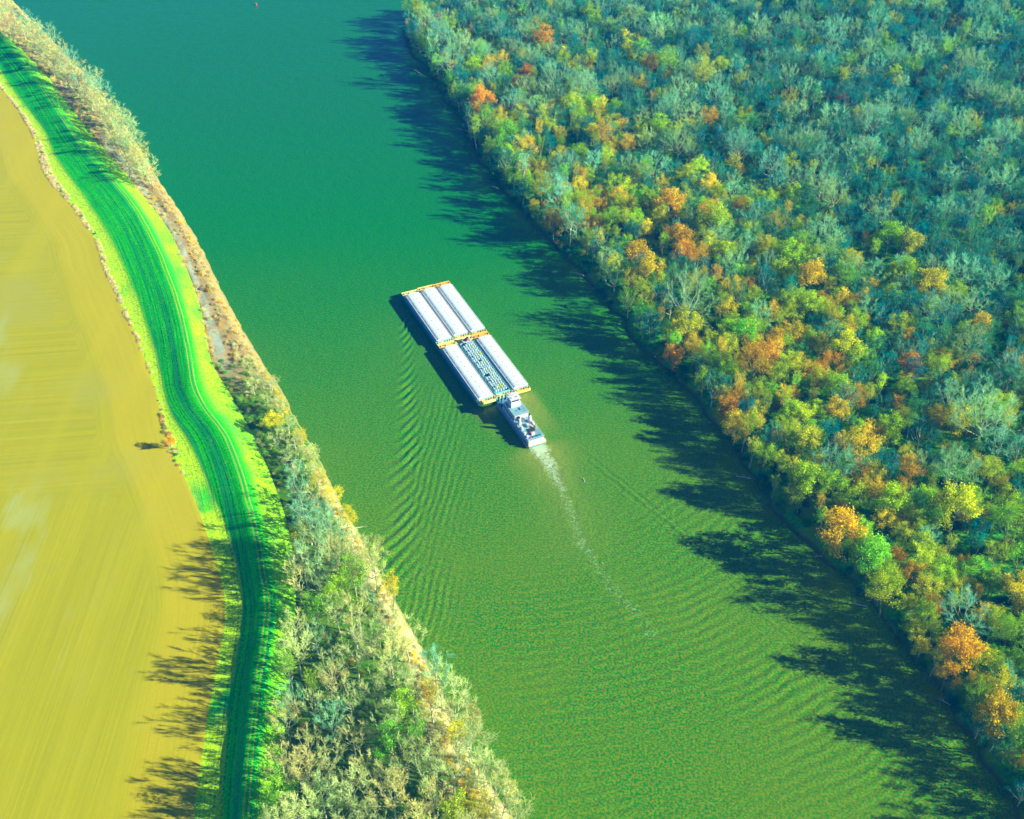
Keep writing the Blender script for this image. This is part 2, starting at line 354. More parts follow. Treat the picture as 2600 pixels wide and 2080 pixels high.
def build_land():
    Y = np.arange(120, 1400, 3.0)
    # field
    f = F_L(Y); offs = np.array([0, 1, 3, 8, 16, 30, 50, 80, 120, 180, 280, 450, 800.0])[::-1]
    X = f[:, None] - offs[None, :]; YY = np.repeat(Y[:, None], len(offs), 1)
    Z = LZ + .1 + vnoise(X, YY, .05) * .4 * (offs[None, :] > 2) + 0 * X
    Z[:, -1] = LZ
    link(tag(bpy.data.objects.new('field', grid_mesh('field', X, YY, Z, M['field'], {'edge': np.repeat(offs[None, :], len(Y), 0)})), kind='structure'))
    # levee
    t, c, r = T_L(Y), C_L(Y), R_L(Y)
    cols = []; side = []
    for k in np.linspace(0, 1, 4): cols.append(f + (t - f) * k); side.append(-1 - 0 * k)
    for k in np.linspace(0, 1, 12)[1:]: cols.append(t + (c - 2 - t) * k); side.append(-1 + k * .9)
    cols.append(c); side.append(0)
    for k in np.linspace(0, 1, 12): cols.append(c + 2 + (r - c - 2) * k); side.append(.1 + k * .9)
    X = np.stack(cols, 1); YY = np.repeat(Y[:, None], X.shape[1], 1); S = np.repeat(np.array(side)[None, :], len(Y), 0)
    Z = left_height(X, YY)
    # soften shoulders
    Zs = Z.copy(); Zs[:, 1:-1] = (Z[:, :-2] + 2 * Z[:, 1:-1] + Z[:, 2:]) / 4; Z = Zs
    bump = vnoise(X, YY, .09) * .55 + vnoise(X, YY, .3) * .25
    bump[:, 0] = 0; bump[:, -1] = 0; Z = Z + bump * .8
    Z[:, 0] = LZ; Z[:, -1] = LZ
    link(tag(bpy.data.objects.new('levee_grass', grid_mesh('levee', X, YY, Z, M['grass'], {'across': X - c[:, None], 'side': S})), kind='structure'))
    # bank
    w = W_L(Y); cols = []; us = []
    for k in np.linspace(0, 1, 9): cols.append(r + (w - 7 - r) * k); us.append(k * .85)
    for k in (1.5, 3, 4.5, 6, 7, 9, 12): cols.append(w - 7 + k); us.append(.85 + k * .02)
    X = np.stack(cols, 1); YY = np.repeat(Y[:, None], X.shape[1], 1)
    Z = left_height(X, YY); n = (vnoise(X, YY, .15) * 1.2 + vnoise(X, YY, .5) * .5); n[:, 0] = 0
    Z = Z + n * np.where(Z > .1, 1, .6)
    Z[:, -1] = -3.2
    link(tag(bpy.data.objects.new('river_bank', grid_mesh('river_bank', X, YY, Z, M['bank'], {'u': np.repeat(np.array(us)[None, :], len(Y), 0)})), kind='structure'))
    # forest floor
    s = S_L(Y); offs = np.array([-6, -3, -1.5, 0, 1.5, 3, 5, 8, 12, 18, 28, 45, 70, 110, 170, 260, 400, 700, 1200.0])
    X = s[:, None] + offs[None, :]; YY = np.repeat(Y[:, None], len(offs), 1)
    jit = (vnoise(YY * 0, YY, .11) * 7 + vnoise(X * 0 + 50, YY, .03) * 6) * np.exp(-np.abs(offs[None, :]) / 14)
    X = X + jit
    Z = np.clip(offs[None, :] * .6, -3.2, LZ) + vnoise(X, YY, .05) * 1.2 * (offs[None, :] > 6) + vnoise(X, YY, .25) * .7 * (offs[None, :] > 0)
    link(tag(bpy.data.objects.new('forest_floor', grid_mesh('forest_floor', X, YY, Z, M['forest'])), kind='structure'))
    # riverbed sheet out to the horizon
    g = MB(); g.face([(-9000, -9000, -3.4), (9000, -9000, -3.4), (9000, 9000, -3.4), (-9000, 9000, -3.4)])
    tag(g.build('ground', M['riverbed']), kind='structure')

# ------------------------------------------------------------------ tow frame
HD = R(114.7); TX, TY = -68.5, 614.9
BOW = np.array([math.cos(HD), math.sin(HD)]); STB = np.array([math.sin(HD), -math.cos(HD)])
def tow(u, v):
    p = np.array([TX, TY]) - BOW * u + STB * v
    return float(p[0]), float(p[1])

def build_water():
    dx = .8
    xs = np.arange(-260, 420, dx); ys = np.arange(235, 800, dx)
    xs = np.concatenate([[-9000, -2000, -600, -350], xs, [520, 800, 2500, 9000]])
    ys = np.concatenate([[-9000, -1500, 0, 150], ys, [900, 1100, 1500, 3000, 9000]])
    X, Y = np.meshgrid(xs, ys)
    U = -((X - TX) * BOW[0] + (Y - TY) * BOW[1]); V = (X - TX) * STB[0] + (Y - TY) * STB[1]
    Z = np.zeros_like(X)
    # diverging bow waves on the left
    us = np.array([20, 35, 79, 128, 179, 221, 300]); vs = np.array([-5, -10.8, -26.1, -43.7, -66.0, -88.7, -128])
    vc = np.interp(U, us, vs); wid = np.interp(U, us, [1.5, 3.2, 4.5, 6.0, 9.0, 13, 20])
    env = np.exp(-((V - vc) / wid) ** 2) * np.interp(U, [15, 28, 60, 180, 240, 330], [0, 1.1, 1.1, .9, .6, 0])
    ang = np.interp(U, [30, 180, 260], [R(57), R(63), R(70)])
    warp = vnoise(X, Y, .05) * 2.2 + vnoise(X, Y, .17) * .9
    ph = (X * np.sin(R(60)) - Y * np.cos(R(60))) + warp
    ph = ph + ((V - vc) / wid) ** 2 * .9 - (U - 35) * .004 * (V - vc) * .3
    Z += env * .62 * (.65 + vnoise(X, Y, .06) * 1.3).clip(.1, 1.2) * np.cos(2 * PI * ph / 4.6)
    # finer trains inside the wake
    env2 = np.interp(V - vc, [0, 6, 26, 46], [0, 1, .8, 0]) * np.interp(U, [70, 110, 280, 340], [0, 1, 1, 0]) * (.5 + vnoise(X, Y, .03) * 1.4).clip(0, 1.2)
    Z += env2 * .16 * np.cos(2 * PI * (X * np.sin(R(82)) - Y * np.cos(R(82)) + warp * .8) / 3.4)
    # right-hand wake lines
    us2 = np.array([150, 203, 241, 303, 350]); vs2 = np.array([30, 41.7, 49.5, 58, 68])
    vc2 = np.interp(U, us2, vs2)
    env3 = np.exp(-((V - vc2) / 3.5) ** 2) * np.interp(U, [165, 200, 320, 350], [0, 1, .6, 0])
    Z += env3 * .2 * np.cos(2 * PI * (X * np.sin(R(-52)) - Y * np.cos(R(-52)) + warp) / 3.6)
    # transverse arcs far behind
    rr = np.hypot(U - 120, V - 20)
    env4 = np.interp(U, [190, 240, 420, 500], [0, 1, 1, .3]) * np.interp(V, [-130, -60, 60, 130], [.4, 1, .9, .2]) * (.55 + vnoise(X, Y, .025) * 1.6).clip(.1, 1.2)
    Z += env4 * .20 * np.cos(2 * PI * (rr + warp * 1.6) / 5.2)
    # propeller wash
    cu = np.array([158, 178, 204, 235, 257, 274, 292, 330]); cv = np.array([15.7, 15.5, 10.6, 4.8, 3.7, 5, 6.7, 8])
    cc = np.interp(U, cu, cv) ; ww = np.interp(U, [158, 170, 200, 290], [7.4, 9.0, 8.5, 13])
    inten = np.interp(U, [157, 160, 172, 200, 250, 300, 325], [0, .82, .66, .52, .49, .46, .0])
    nz = vnoise(X, Y, .22) * 1.3
    foam = np.exp(-(((V - cc + nz * 1.5) / ww) ** 2) * 1.2) * inten
    silt = np.exp(-(((V - cc) / (ww * 1.6)) ** 2)) * np.interp(U, [157, 165, 200, 260], [0, 1, .35, 0])
    # churn beside the towboat and at the barge ends
    def blob(u0, u1, v0, v1, a, b_=0.0):
        e = np.interp(U, [u0 - 3, u0, u1, u1 + 16], [0, 1, .35, 0]) * np.exp(-(((V - (v0 + v1) / 2) / ((v1 - v0) / 2)) ** 4))
        return e * a
    foam = np.maximum(foam, blob(119.5, 134, 22, 33, .50)); silt = np.maximum(silt, blob(119, 150, 20.5, 34, .9))
    foam = np.maximum(foam, blob(121, 138, -3.5, 1.5, .42)); silt = np.maximum(silt, blob(120, 136, -4, 2, .6))
    foam = np.maximum(foam, blob(8, 60, -2.4, -.6, .33))
    Z += foam * .45 * vnoise(X, Y, .45)
    edge = np.clip(np.minimum(np.minimum(X + 258, 418 - X), np.minimum(Y - 236, 798 - Y)) / 25, 0, 1)
    Z *= edge
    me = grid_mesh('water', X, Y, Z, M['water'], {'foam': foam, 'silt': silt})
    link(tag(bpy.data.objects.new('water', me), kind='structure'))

# ------------------------------------------------------------------ trees
def make_tree(seed, H, RAD, leaf, n_limb=8, spread=1.0, leaf_size=.5, leaf_n=8, spray_n=8, upright=False):
    """wood (MB) and crown (MB): fine sprays of twigs and, when leaf > 0, small leaf clusters"""
    rn = random.Random(seed); wood = MB(); crown = MB()
    g = lambda s=1.0: rn.gauss(0, s)
    def unit(v): return v / (np.linalg.norm(v) + 1e-9)
    hf = H * rn.uniform(.22, .34); lean = np.array([g(.05), g(.05), 1])
    r0 = H * .017
    top = np.array([lean[0] * H * .62, lean[1] * H * .62, H * .62])
    wood.tube([(0, 0, -1.0), lean * hf * .5, lean * hf, top], [r0 * 1.35, r0, r0 * .8, r0 * .3], 5)
    limbs = []; a0 = rn.uniform(0, 6.28)
    for i in range(n_limb):
        az = a0 + i * 2.4 + g(.25); t = (i + .5) / n_limb
        zb = hf * .9 + (H * .55 - hf * .9) * t * .9
        base = np.array([lean[0] * zb, lean[1] * zb, zb])
        pol = (1.15 - .75 * t) * spread * (.62 if upright else 1)
        rr = RAD * (1.0 - .5 * t) * rn.uniform(.8, 1.12); tz = H * (.58 + .40 * t) * rn.uniform(.92, 1.04)
        tip = np.array([math.cos(az) * rr, math.sin(az) * rr, tz]) if not upright else np.array([math.cos(az) * rr * .6, math.sin(az) * rr * .6, H * rn.uniform(.8, 1.0)])
        out = np.array([math.cos(az), math.sin(az), 0])
        mid = base + (tip - base) * .5 + out * RAD * .14 + np.array([g(.4), g(.4), -H * .02])
        pts = [base, base + (mid - base) * .55 + np.array([g(.2), g(.2), 0]), mid, mid + (tip - mid) * .5 + np.array([g(.4), g(.4), .3]), tip]
        rb = r0 * rn.uniform(.42, .6)
        wood.tube(pts, [rb, rb * .8, rb * .6, rb * .4, rb * .15], 4)
        limbs.append((pts, rb))
    limbs.append(([lean * hf, top * .9, top, top + np.array([g(), g(), H * .2]), np.array([top[0] * 1.2, top[1] * 1.2, H])], r0 * .5))
    cz = np.array([0, 0, H * .45])
    for pts, rb in limbs:
        for k in range(6):
            t = rn.uniform(.3, 1.0) if k else 1.0
            i = min(int(t * 4), 3); f = t * 4 - i
            b = pts[i] * (1 - f) + pts[i + 1] * f
            d = unit(unit(b - cz) * 1.0 + np.array([g(.55), g(.55), abs(g(.35)) + .25]))
            L = RAD * rn.uniform(.28, .5)
            e = b + d * L; m = b + d * L * .5 + np.array([g(.15), g(.15), -.1])
            wood.tube([b, m, e], [rb * .34, rb * .24, .04], 3)
            for q in range(5):
                s = rn.uniform(.25, 1.0); bb = b + (e - b) * s
                dd = unit(d + np.array([g(.6), g(.6), g(.35) + .25])); LL = rn.uniform(1.0, 2.3) * RAD / 6.5
                ee = bb + dd * LL
                crown.tube([bb, ee], [.055, .015], 3, 1)
                for w in range(spray_n):
                    s2 = rn.uniform(.1, 1); p = bb + (ee - bb) * s2
                    d3 = unit(dd + np.array([g(.7), g(.7), g(.4) + .25])); l3 = rn.uniform(.5, 1.3)
                    sd = unit(np.cross(d3, np.array([g(), g(), g()]))) * rn.uniform(.03, .055)
                    crown.face([p - sd, p + sd, p + d3 * l3], 1)
                if leaf > 0 and rn.random() < leaf:
                    for w in range(leaf_n):
                        c = ee + np.array([g(.75), g(.75), g(.55)])
                        a = unit(np.array([g(), g(), g() + .6])); u_ = unit(np.cross(a, np.array([g(), g(), g()]))); v_ = np.cross(a, u_)
                        h = leaf_size * rn.uniform(.5, 1.1) * .5
                        crown.face([c - u_ * h, c - v_ * h * .8, c + u_ * h, c + v_ * h * .8], 0)
    return wood, crown

SPECIES = {}   # name -> list of (wood_mesh, crown_mesh, joint_mesh)
def make_species():
    spec = {
        'bare':   dict(H=23, RAD=7.6, leaf=.12, n_limb=10, leaf_n=4, spray_n=17, bark='pale_bark'),
        'broad':  dict(H=24, RAD=10.5, leaf=0, n_limb=13, spray_n=17, bark='pale_bark'),
        'dense':  dict(H=22, RAD=6.6, leaf=0, n_limb=10, leaf_n=4, spray_n=8, bark='pale_bark', leaf_size=.45),
        'sparse': dict(H=20, RAD=6.4, leaf=.75, n_limb=9, leaf_n=9, spray_n=6, bark='brown_bark', leaf_size=.55),
        'leafy':  dict(H=19, RAD=5.8, leaf=.95, n_limb=9, leaf_n=14, spray_n=2, bark='pale_bark', leaf_size=.7),
        'slim':   dict(H=22, RAD=4.6, leaf=.25, n_limb=8, leaf_n=6, spray_n=8, bark='pale_bark', upright=True),
    }
    sd = 11
    for k, kw in spec.items():
        kw = dict(kw); bark = kw.pop('bark'); out = []
        for v in range(3):
            sd += 7
            w, c = make_tree(sd, **kw)
            wm = w.mesh(k + '_wood', M[bark], True); cm = c.mesh(k + '_crown', [M['leaves'], M['twigs']])
            j = MB(); j.add(w.v, w.f, 2); kk = len(j.v); j.v += c.v; j.f += [tuple(i + kk for i in f) for f in c.f]; j.mi += c.mi
            jm = j.mesh(k + '_joint', [M['mass_leaves'], M['mass_twigs'], M[bark]])
            out.append((wm, cm, jm))
        SPECIES[k] = out

def make_bush_mesh(seed, RAD, H, leaves, sprays, size=.4, tubes=6):
    rn = random.Random(seed); b = MB(); g = lambda s=1.0: rn.gauss(0, s)
    def unit(v): return v / (np.linalg.norm(v) + 1e-9)
    for i in range(tubes):
        az = rn.uniform(0, 6.28); r = RAD * rn.uniform(.3, .8)
        b.tube([(0, 0, -.2), (math.cos(az) * r * .5, math.sin(az) * r * .5, H * .5), (math.cos(az) * r, math.sin(az) * r, H * .85)], [.1, .06, .02], 3, 1)
    for i in range(leaves + sprays):
        az = rn.uniform(0, 6.28); q = RAD * math.sqrt(rn.random()); hh = H * (1 - (q / RAD) ** 2 * .75) * rn.uniform(.15, 1) * (.75 + .45 * math.sin(az * 2 + seed) * math.cos(az * 3))
        p = np.array([math.cos(az) * q, math.sin(az) * q, max(hh, .08)])
        if i < leaves:
            a = unit(np.array([g(), g(), g() + .5])); u_ = unit(np.cross(a, np.array([g(), g(), g()]))); v_ = np.cross(a, u_); h = size * rn.uniform(.4, 1) * .5
            b.face([p - u_ * h, p - v_ * h, p + u_ * h, p + v_ * h], 0)
        else:
            d2 = unit(np.array([g(.45) + math.cos(az) * .3, g(.45) + math.sin(az) * .3, 1])); sd_ = unit(np.cross(d2, np.array([g(), g(), g()]))) * rn.uniform(.03, .06)
            b.face([p - d2 * .5 - sd_, p - d2 * .5 + sd_, p + d2 * rn.uniform(.3, 1.0)], 1)
    return b

PALE = [(.40, .80, .38), (.32, .78, .42), (.50, .80, .32), (.28, .74, .46)]
TEAL = [(.02, .40, .30), (.05, .44, .26), (.0, .36, .34), (.10, .48, .15)]
OLIVE = [(.56, .76, .01), (.42, .76, .01), (.66, .70, .02), (.30, .74, .03)]
ORANGE = [(.86, .50, .0), (.82, .54, .0), (.88, .58, .0)]
BROWN = [(.72, .42, .0), (.66, .43, .0)]
GOLD = [(.88, .74, .0), (.78, .72, .0), (.86, .64, .0)]
LIME = [(.52, .80, .0), (.42, .74, .0), (.68, .82, .0)]
BEIGE = [(.76, .90, .34), (.80, .88, .30), (.68, .88, .34), (.82, .84, .28)]
WORDS = {'PALE': 'pale grey-green', 'TEAL': 'dull blue-green', 'OLIVE': 'olive-green', 'ORANGE': 'orange', 'BROWN': 'rust-brown', 'GOLD': 'golden yellow', 'LIME': 'bright yellow-green', 'BEIGE': 'beige'}
PAL = {'PALE': PALE, 'TEAL': TEAL, 'OLIVE': OLIVE, 'ORANGE': ORANGE, 'BROWN': BROWN, 'GOLD': GOLD, 'LIME': LIME, 'BEIGE': BEIGE}
SPW = {'dense': 'fine-twigged tree', 'bare': 'leafless tree', 'broad': 'broad leafless tree', 'sparse': 'thin-leaved tree', 'leafy': 'full-leaved tree', 'slim': 'slender upright tree'}
NUM = ['zero']

# the trees one can point at in the photograph: crown centre x, y, crown width, palette, species
NOTED = [
 (1378, 98, 48, 'ORANGE', 'leafy'), (1499, 40, 42, 'LIME', 'leafy'), (1339, 187, 34, 'BROWN', 'leafy'), (1224, 255, 52, 'ORANGE', 'leafy'), (1214, 283, 36, 'BROWN', 'leafy'),
 (1190, 318, 40, 'OLIVE', 'slim'), (1670, 322, 48, 'LIME', 'leafy'), (2135, 262, 34, 'ORANGE', 'leafy'), (1640, 437, 48, 'OLIVE', 'slim'), (1530, 340, 55, 'BROWN', 'sparse'),
 (1700, 520, 66, 'ORANGE', 'leafy'), (1735, 505, 50, 'OLIVE', 'sparse'), (1810, 560, 74, 'OLIVE', 'leafy'), (1800, 545, 60, 'ORANGE', 'sparse'), (1730, 610, 58, 'BROWN', 'leafy'), (1740, 650, 56, 'ORANGE', 'sparse'),
 (1615, 645, 56, 'GOLD', 'leafy'), (1650, 685, 60, 'GOLD', 'leafy'), (1585, 560, 36, 'LIME', 'slim'), (1742, 452, 46, 'LIME', 'leafy'), (1803, 474, 48, 'GOLD', 'leafy'),
 (1750, 760, 170, 'PALE', 'broad'), (1745, 825, 66, 'LIME', 'leafy'), (1708, 895, 52, 'ORANGE', 'sparse'), (1833, 888, 38, 'GOLD', 'slim'), (1920, 920, 96, 'BROWN', 'sparse'),
 (1945, 905, 60, 'ORANGE', 'leafy'), (1968, 866, 48, 'BROWN', 'leafy'), (1890, 845, 60, 'OLIVE', 'leafy'), (1900, 850, 44, 'GOLD', 'leafy'), (1812, 1035, 48, 'GOLD', 'leafy'), (1850, 1030, 54, 'ORANGE', 'leafy'), (1828, 1070, 60, 'GOLD', 'leafy'),
 (2105, 925, 56, 'BROWN', 'sparse'), (2165, 1010, 60, 'BROWN', 'sparse'), (2130, 990, 60, 'OLIVE', 'leafy'), (2050, 1125, 70, 'OLIVE', 'leafy'), (2040, 1215, 76, 'LIME', 'leafy'),
 (2270, 1280, 78, 'LIME', 'leafy'), (2100, 1340, 100, 'ORANGE', 'leafy'), (2215, 1410, 82, 'OLIVE', 'leafy'), (2185, 1130, 90, 'GOLD', 'sparse'), (2310, 1200, 70, 'BROWN', 'sparse'),
 (2158, 1490, 90, 'LIME', 'sparse'), (2440, 1650, 96, 'ORANGE', 'leafy'), (2535, 1812, 96, 'GOLD', 'leafy'), (2590, 1500, 80, 'GOLD', 'leafy'), (2350, 1560, 56, 'OLIVE', 'leafy'), (2430, 1290, 96, 'LIME', 'leafy'),
 (2500, 1060, 190, 'PALE', 'broad'), (2540, 1130, 110, 'PALE', 'broad'), (2430, 1195, 120, 'PALE', 'broad'), (2450, 1560, 130, 'PALE', 'broad'), (2370, 790, 100, 'PALE', 'broad'), (2090, 590, 90, 'PALE', 'broad'), (2120, 500, 80, 'PALE', 'broad'),
 (2020, 455, 85, 'PALE', 'broad'), (1960, 420, 85, 'PALE', 'broad'), (1880, 375, 95, 'PALE', 'broad'), (1725, 365, 85, 'PALE', 'broad'), (1420, 490, 85, 'PALE', 'bare'), (1450, 560, 80, 'PALE', 'bare'),
 (1080, 52, 62, 'PALE', 'bare'), (1120, 85, 66, 'PALE', 'bare'), (1150, 110, 50, 'PALE', 'bare'), (1060, 95, 46, 'PALE', 'bare'), (1410, 195, 90, 'PALE', 'broad'), (1480, 225, 95, 'PALE', 'broad'), (1340, 225, 70, 'PALE', 'broad'),
 (1305, 260, 66, 'PALE', 'bare'), (1240, 195, 60, 'PALE', 'bare'), (1270, 85, 55, 'PALE', 'bare'), (2230, 60, 70, 'PALE', 'broad'), (2120, 70, 70, 'PALE', 'broad'), (2400, 110, 60, 'PALE', 'broad'), (2260, 300, 75, 'PALE', 'broad'),
 (2000, 190, 60, 'PALE', 'broad'), (2490, 825, 50, 'GOLD', 'leafy'), (2364, 725, 70, 'GOLD', 'leafy'), (2300, 690, 56, 'OLIVE', 'leafy'), (2260, 600, 60, 'LIME', 'leafy'), (2315, 620, 55, 'OLIVE', 'leafy'), (2010, 650, 60, 'LIME', 'leafy'), (2060, 700, 62, 'GOLD', 'leafy'),
 (2150, 885, 70, 'LIME', 'leafy'), (2060, 780, 56, 'OLIVE', 'leafy'), (1980, 690, 50, 'OLIVE', 'leafy'), (1690, 160, 60, 'LIME', 'sparse'), (1650, 165, 44, 'GOLD', 'sparse'), (1830, 170, 36, 'LIME', 'leafy'), (1920, 175, 26, 'GOLD', 'leafy'), (1880, 335, 30, 'LIME', 'leafy'),
 (1240, 175, 44, 'GOLD', 'sparse'), (1215, 130, 40, 'OLIVE', 'sparse'), (1450, 270, 50, 'OLIVE', 'leafy'), (1285, 340, 50, 'OLIVE', 'leafy'), (1800, 300, 46, 'ORANGE', 'sparse'), (1430, 155, 40, 'LIME', 'sparse'), (1790, 185, 60, 'OLIVE', 'sparse'),
 (1970, 640, 50, 'LIME', 'sparse'), (2270, 190, 36, 'OLIVE', 'leafy'), (2390, 290, 30, 'OLIVE', 'slim'), (2450, 80, 36, 'LIME', 'slim'), (2140, 200, 34, 'LIME', 'slim'), (1330, 425, 44, 'PALE', 'slim'), (1520, 610, 60, 'TEAL', 'bare'), (1560, 640, 50, 'OLIVE', 'sparse'),
 (1600, 810, 60, 'TEAL', 'bare'), (1630, 790, 50, 'OLIVE', 'sparse'), (1560, 700, 60, 'TEAL', 'bare'), (2590, 1310, 90, 'LIME', 'sparse'), (2590, 2000, 70, 'TEAL', 'bare'), (2585, 1930, 40, 'GOLD', 'sparse'), (2470, 1830, 60, 'TEAL', 'bare'),
]
SH = {'dense': (22, 6.6), 'bare': (23, 7.6), 'broad': (24, 10.5), 'sparse': (20, 6.0), 'leafy': (19, 5.6), 'slim': (22, 4.6)}

def crown_base(px, py, wpx, sp):
    """ground point, scale for a crown seen at px, py with the width wpx"""
    H, r = SH[sp]; k = 1.0
    for _ in range(3):
        z = LZ + H * k * .66; x, y = ground(px, py, z); d = project(x, y, z)[2]
        k = min(max(wpx / FPX * d / (2 * r * .92), .55), 1.45)
    return x, y, k

def place_forest():
    rn = random.Random(77); trees = []   # x, y, z, scale, zscale, rot, palette, colour, species, variant, side
    occ = {}
    def near(x, y, dist):
        cx, cy = int(x // 12), int(y // 12)
        for i in range(cx - 1, cx + 2):
            for j in range(cy - 1, cy + 2):
                for (a, b, q) in occ.get((i, j), ()):
                    if (a - x) ** 2 + (b - y) ** 2 < (dist * q) ** 2: return True
        return False
    def put(x, y, k, pal, sp, side, q=1.0, zk=None):
        occ.setdefault((int(x // 12), int(y // 12)), []).append((x, y, q))
        z = float(right_height(x, y) if side == 'R' else left_height(x, y))
        if side == 'L' : z = min(z, LZ)
        c = rn.choice(PAL[pal]); j = rn.uniform(.85, 1.15)
        trees.append(dict(x=x, y=y, z=z - .2, k=k, zk=zk or k, r=rn.uniform(0, 6.28), pal=pal, c=tuple(v * j for v in c), sp=sp, v=rn.randrange(3), side=side))
    for px, py, w, pal, sp in NOTED:
        x, y, k = crown_base(px, py, w * .84, sp)
        x = max(x, float(S_L(y)) + 2.0)
        put(x, y, k, pal, sp, 'R', 1.15 if sp != 'broad' else 1.5)
    # the rest of the wood
    y = 205.0
    while y < 1230:
        xmax = (1300 / FPX) * math.hypot(y, CAMH) + 90
        x = float(S_L(y)) + 1.5
        while x < xmax:
            xx = x + rn.uniform(-3.5, 3.5); yy = y + rn.uniform(-3.5, 3.5)
            s = float(S_L(yy)); d = xx - s
            if d > 1.5 and not near(xx, yy, 5.7 if d > 16 else 4.6) and not (d > 8 and vnoise(xx, yy, .045) < -.24 and rn.random() < .6):
                px, py, _ = project(xx, yy, 16)
                warm = max(0.0, min(1.0, 1.15 - d / 190)) * max(.12, min(1.0, (py + 150) / 800))
                warm *= .75 + 1.3 * float(vnoise(xx, yy, .02)) + .25
                t = rn.random()
                if d < 12 and rn.random() < .5: pal, sp = ('TEAL', rn.choice(['bare', 'slim', 'sparse'])) if rn.random() < .65 else ('OLIVE', 'sparse')
                elif t < warm * .95:
                    pal = rn.choices(['OLIVE', 'GOLD', 'LIME', 'ORANGE', 'BROWN'], [5, 2.6, 3.2, .35, .1])[0]
                    sp = rn.choice(['leafy', 'sparse', 'sparse', 'slim'])
                else:
                    pal = rn.choices(['TEAL', 'PALE', 'OLIVE'], [7, 1.3, .9 + 1.2 * (yy < 650)])[0]
                    sp = rn.choice(['bare', 'bare', 'sparse', 'slim']) if pal != 'PALE' else rn.choice(['bare', 'broad'])
                k = rn.uniform(.55, 1.02) if pal != 'PALE' else rn.uniform(.7, 1.1)
                put(xx, yy, k, pal, sp, 'R', 1.0, k * rn.uniform(.85, 1.05) * (1.12 if d < 16 else 1))
            x += 6.9
        y += 6.7
    # left bank: strip of tall pale trees at the top, thicket, wide grove at the bottom
    def L(px, py, w, pal, sp): 
        x, y_, k = crown_base(px, py, w, sp); put(x, y_, k, pal, sp, 'L', .5)
    for i, (px, py) in enumerate([(-25, 0), (5, 5), (20, 48), (55, 32), (80, 60), (95, 95), (118, 72), (140, 110), (125, 130), (168, 130), (190, 165), (165, 165), (205, 190), (232, 178), (220, 215), (245, 205), (250, 240), (262, 262),
                                  (285, 262), (300, 285), (278, 300), (312, 305), (300, 330), (322, 335), (335, 350), (330, 378), (352, 372), (350, 400), (368, 405)]):
        L(px, py, rn.uniform(50, 66), 'BEIGE' if i % 3 else 'PALE', 'dense'); trees[-1]['zk'] *= .72
        L(px + rn.uniform(-14, 10), py + rn.uniform(10, 22), rn.uniform(38, 52), 'BEIGE', 'dense')
        trees[-1]['zk'] *= .62
        if i == 2: trees[-2].update(pal='BROWN', c=(.85, .58, .25))
        if i in (26, 27): trees[-2].update(pal='GOLD', c=(.92, .80, .2))
    for px, py, w, pal, sp in [(628, 905, 40, 'BEIGE', 'dense'), (650, 935, 56, 'BEIGE', 'dense'), (640, 965, 52, 'BEIGE', 'dense'), (685, 955, 50, 'BEIGE', 'dense'), (680, 1000, 58, 'BEIGE', 'dense'), (705, 1015, 50, 'BEIGE', 'sparse'),
                               (690, 1055, 54, 'GOLD', 'leafy'), (728, 1060, 56, 'BEIGE', 'dense'), (700, 1095, 60, 'BEIGE', 'dense'), (745, 1100, 60, 'BEIGE', 'dense'), (760, 1090, 40, 'GOLD', 'sparse'), (735, 1140, 62, 'BEIGE', 'dense'),
                               (780, 1135, 56, 'BEIGE', 'sparse'), (745, 1175, 64, 'PALE', 'dense'), (790, 1180, 60, 'BEIGE', 'dense'), (805, 1205, 40, 'GOLD', 'sparse'), (755, 1215, 74, 'PALE', 'dense'), (800, 1235, 66, 'BEIGE', 'dense'),
                               (845, 1235, 44, 'GOLD', 'sparse'), (770, 1262, 80, 'PALE', 'dense'), (825, 1270, 70, 'BEIGE', 'dense'), (780, 1310, 86, 'PALE', 'dense'), (835, 1310, 76, 'PALE', 'dense'), (875, 1310, 50, 'GOLD', 'sparse'),
                               (800, 1360, 90, 'PALE', 'dense'), (850, 1365, 86, 'PALE', 'dense'), (895, 1380, 60, 'BEIGE', 'dense'), (800, 1415, 96, 'PALE', 'dense'), (860, 1420, 90, 'BEIGE', 'dense'), (905, 1430, 62, 'BEIGE', 'sparse')]:
        L(px, py, w * (.8 if py < 1200 else 1), pal, sp)
        if py < 1290: trees[-1]['zk'] *= .62
        elif py < 1350: trees[-1]['zk'] *= .8
    for px, py in ((1105, 1690), (1120, 1725), (1150, 1780), (1170, 1820), (1190, 1865), (1205, 1905), (1228, 1950), (1250, 1990), (1272, 2030), (1300, 2068)):
        L(px, py, rn.uniform(80, 110), rn.choice(['BEIGE', 'BEIGE', 'PALE']), 'dense')
    y = 236.0
    while y < 395:
        a, b = float(R_L(y)) + 3, float(W_L(y)) - 5
        x = a
        while x < b:
            xx = x + rn.uniform(-2, 2); yy = y + rn.uniform(-2.5, 2.5)
            if not near(xx, yy, 8.6):
                t = rn.random(); dd = b - xx
                if dd < 12: pal, sp = rn.choice([('GOLD', 'slim'), ('BEIGE', 'dense'), ('BEIGE', 'dense'), ('BEIGE', 'dense'), ('PALE', 'dense')])
                else: pal, sp = (rn.choice(['PALE', 'BEIGE', 'BEIGE', 'BEIGE']), rn.choice(['dense', 'dense', 'bare'])) if t < .8 else rn.choice([('OLIVE', 'sparse'), ('BEIGE', 'dense'), ('OLIVE', 'slim')])
                q = rn.uniform(.85, 1.1) ; put(xx, yy, q, pal, sp, 'L', 1.0, q * 1.14)
            x += 8.2
        y += 8.4
    # the single tree on the field's edge
    x, y_ = ground(432, 1130, LZ + 3); put(x, y_, .42, 'ORANGE', 'leafy', 'L')
    trees[-1]['lone'] = True
    return trees

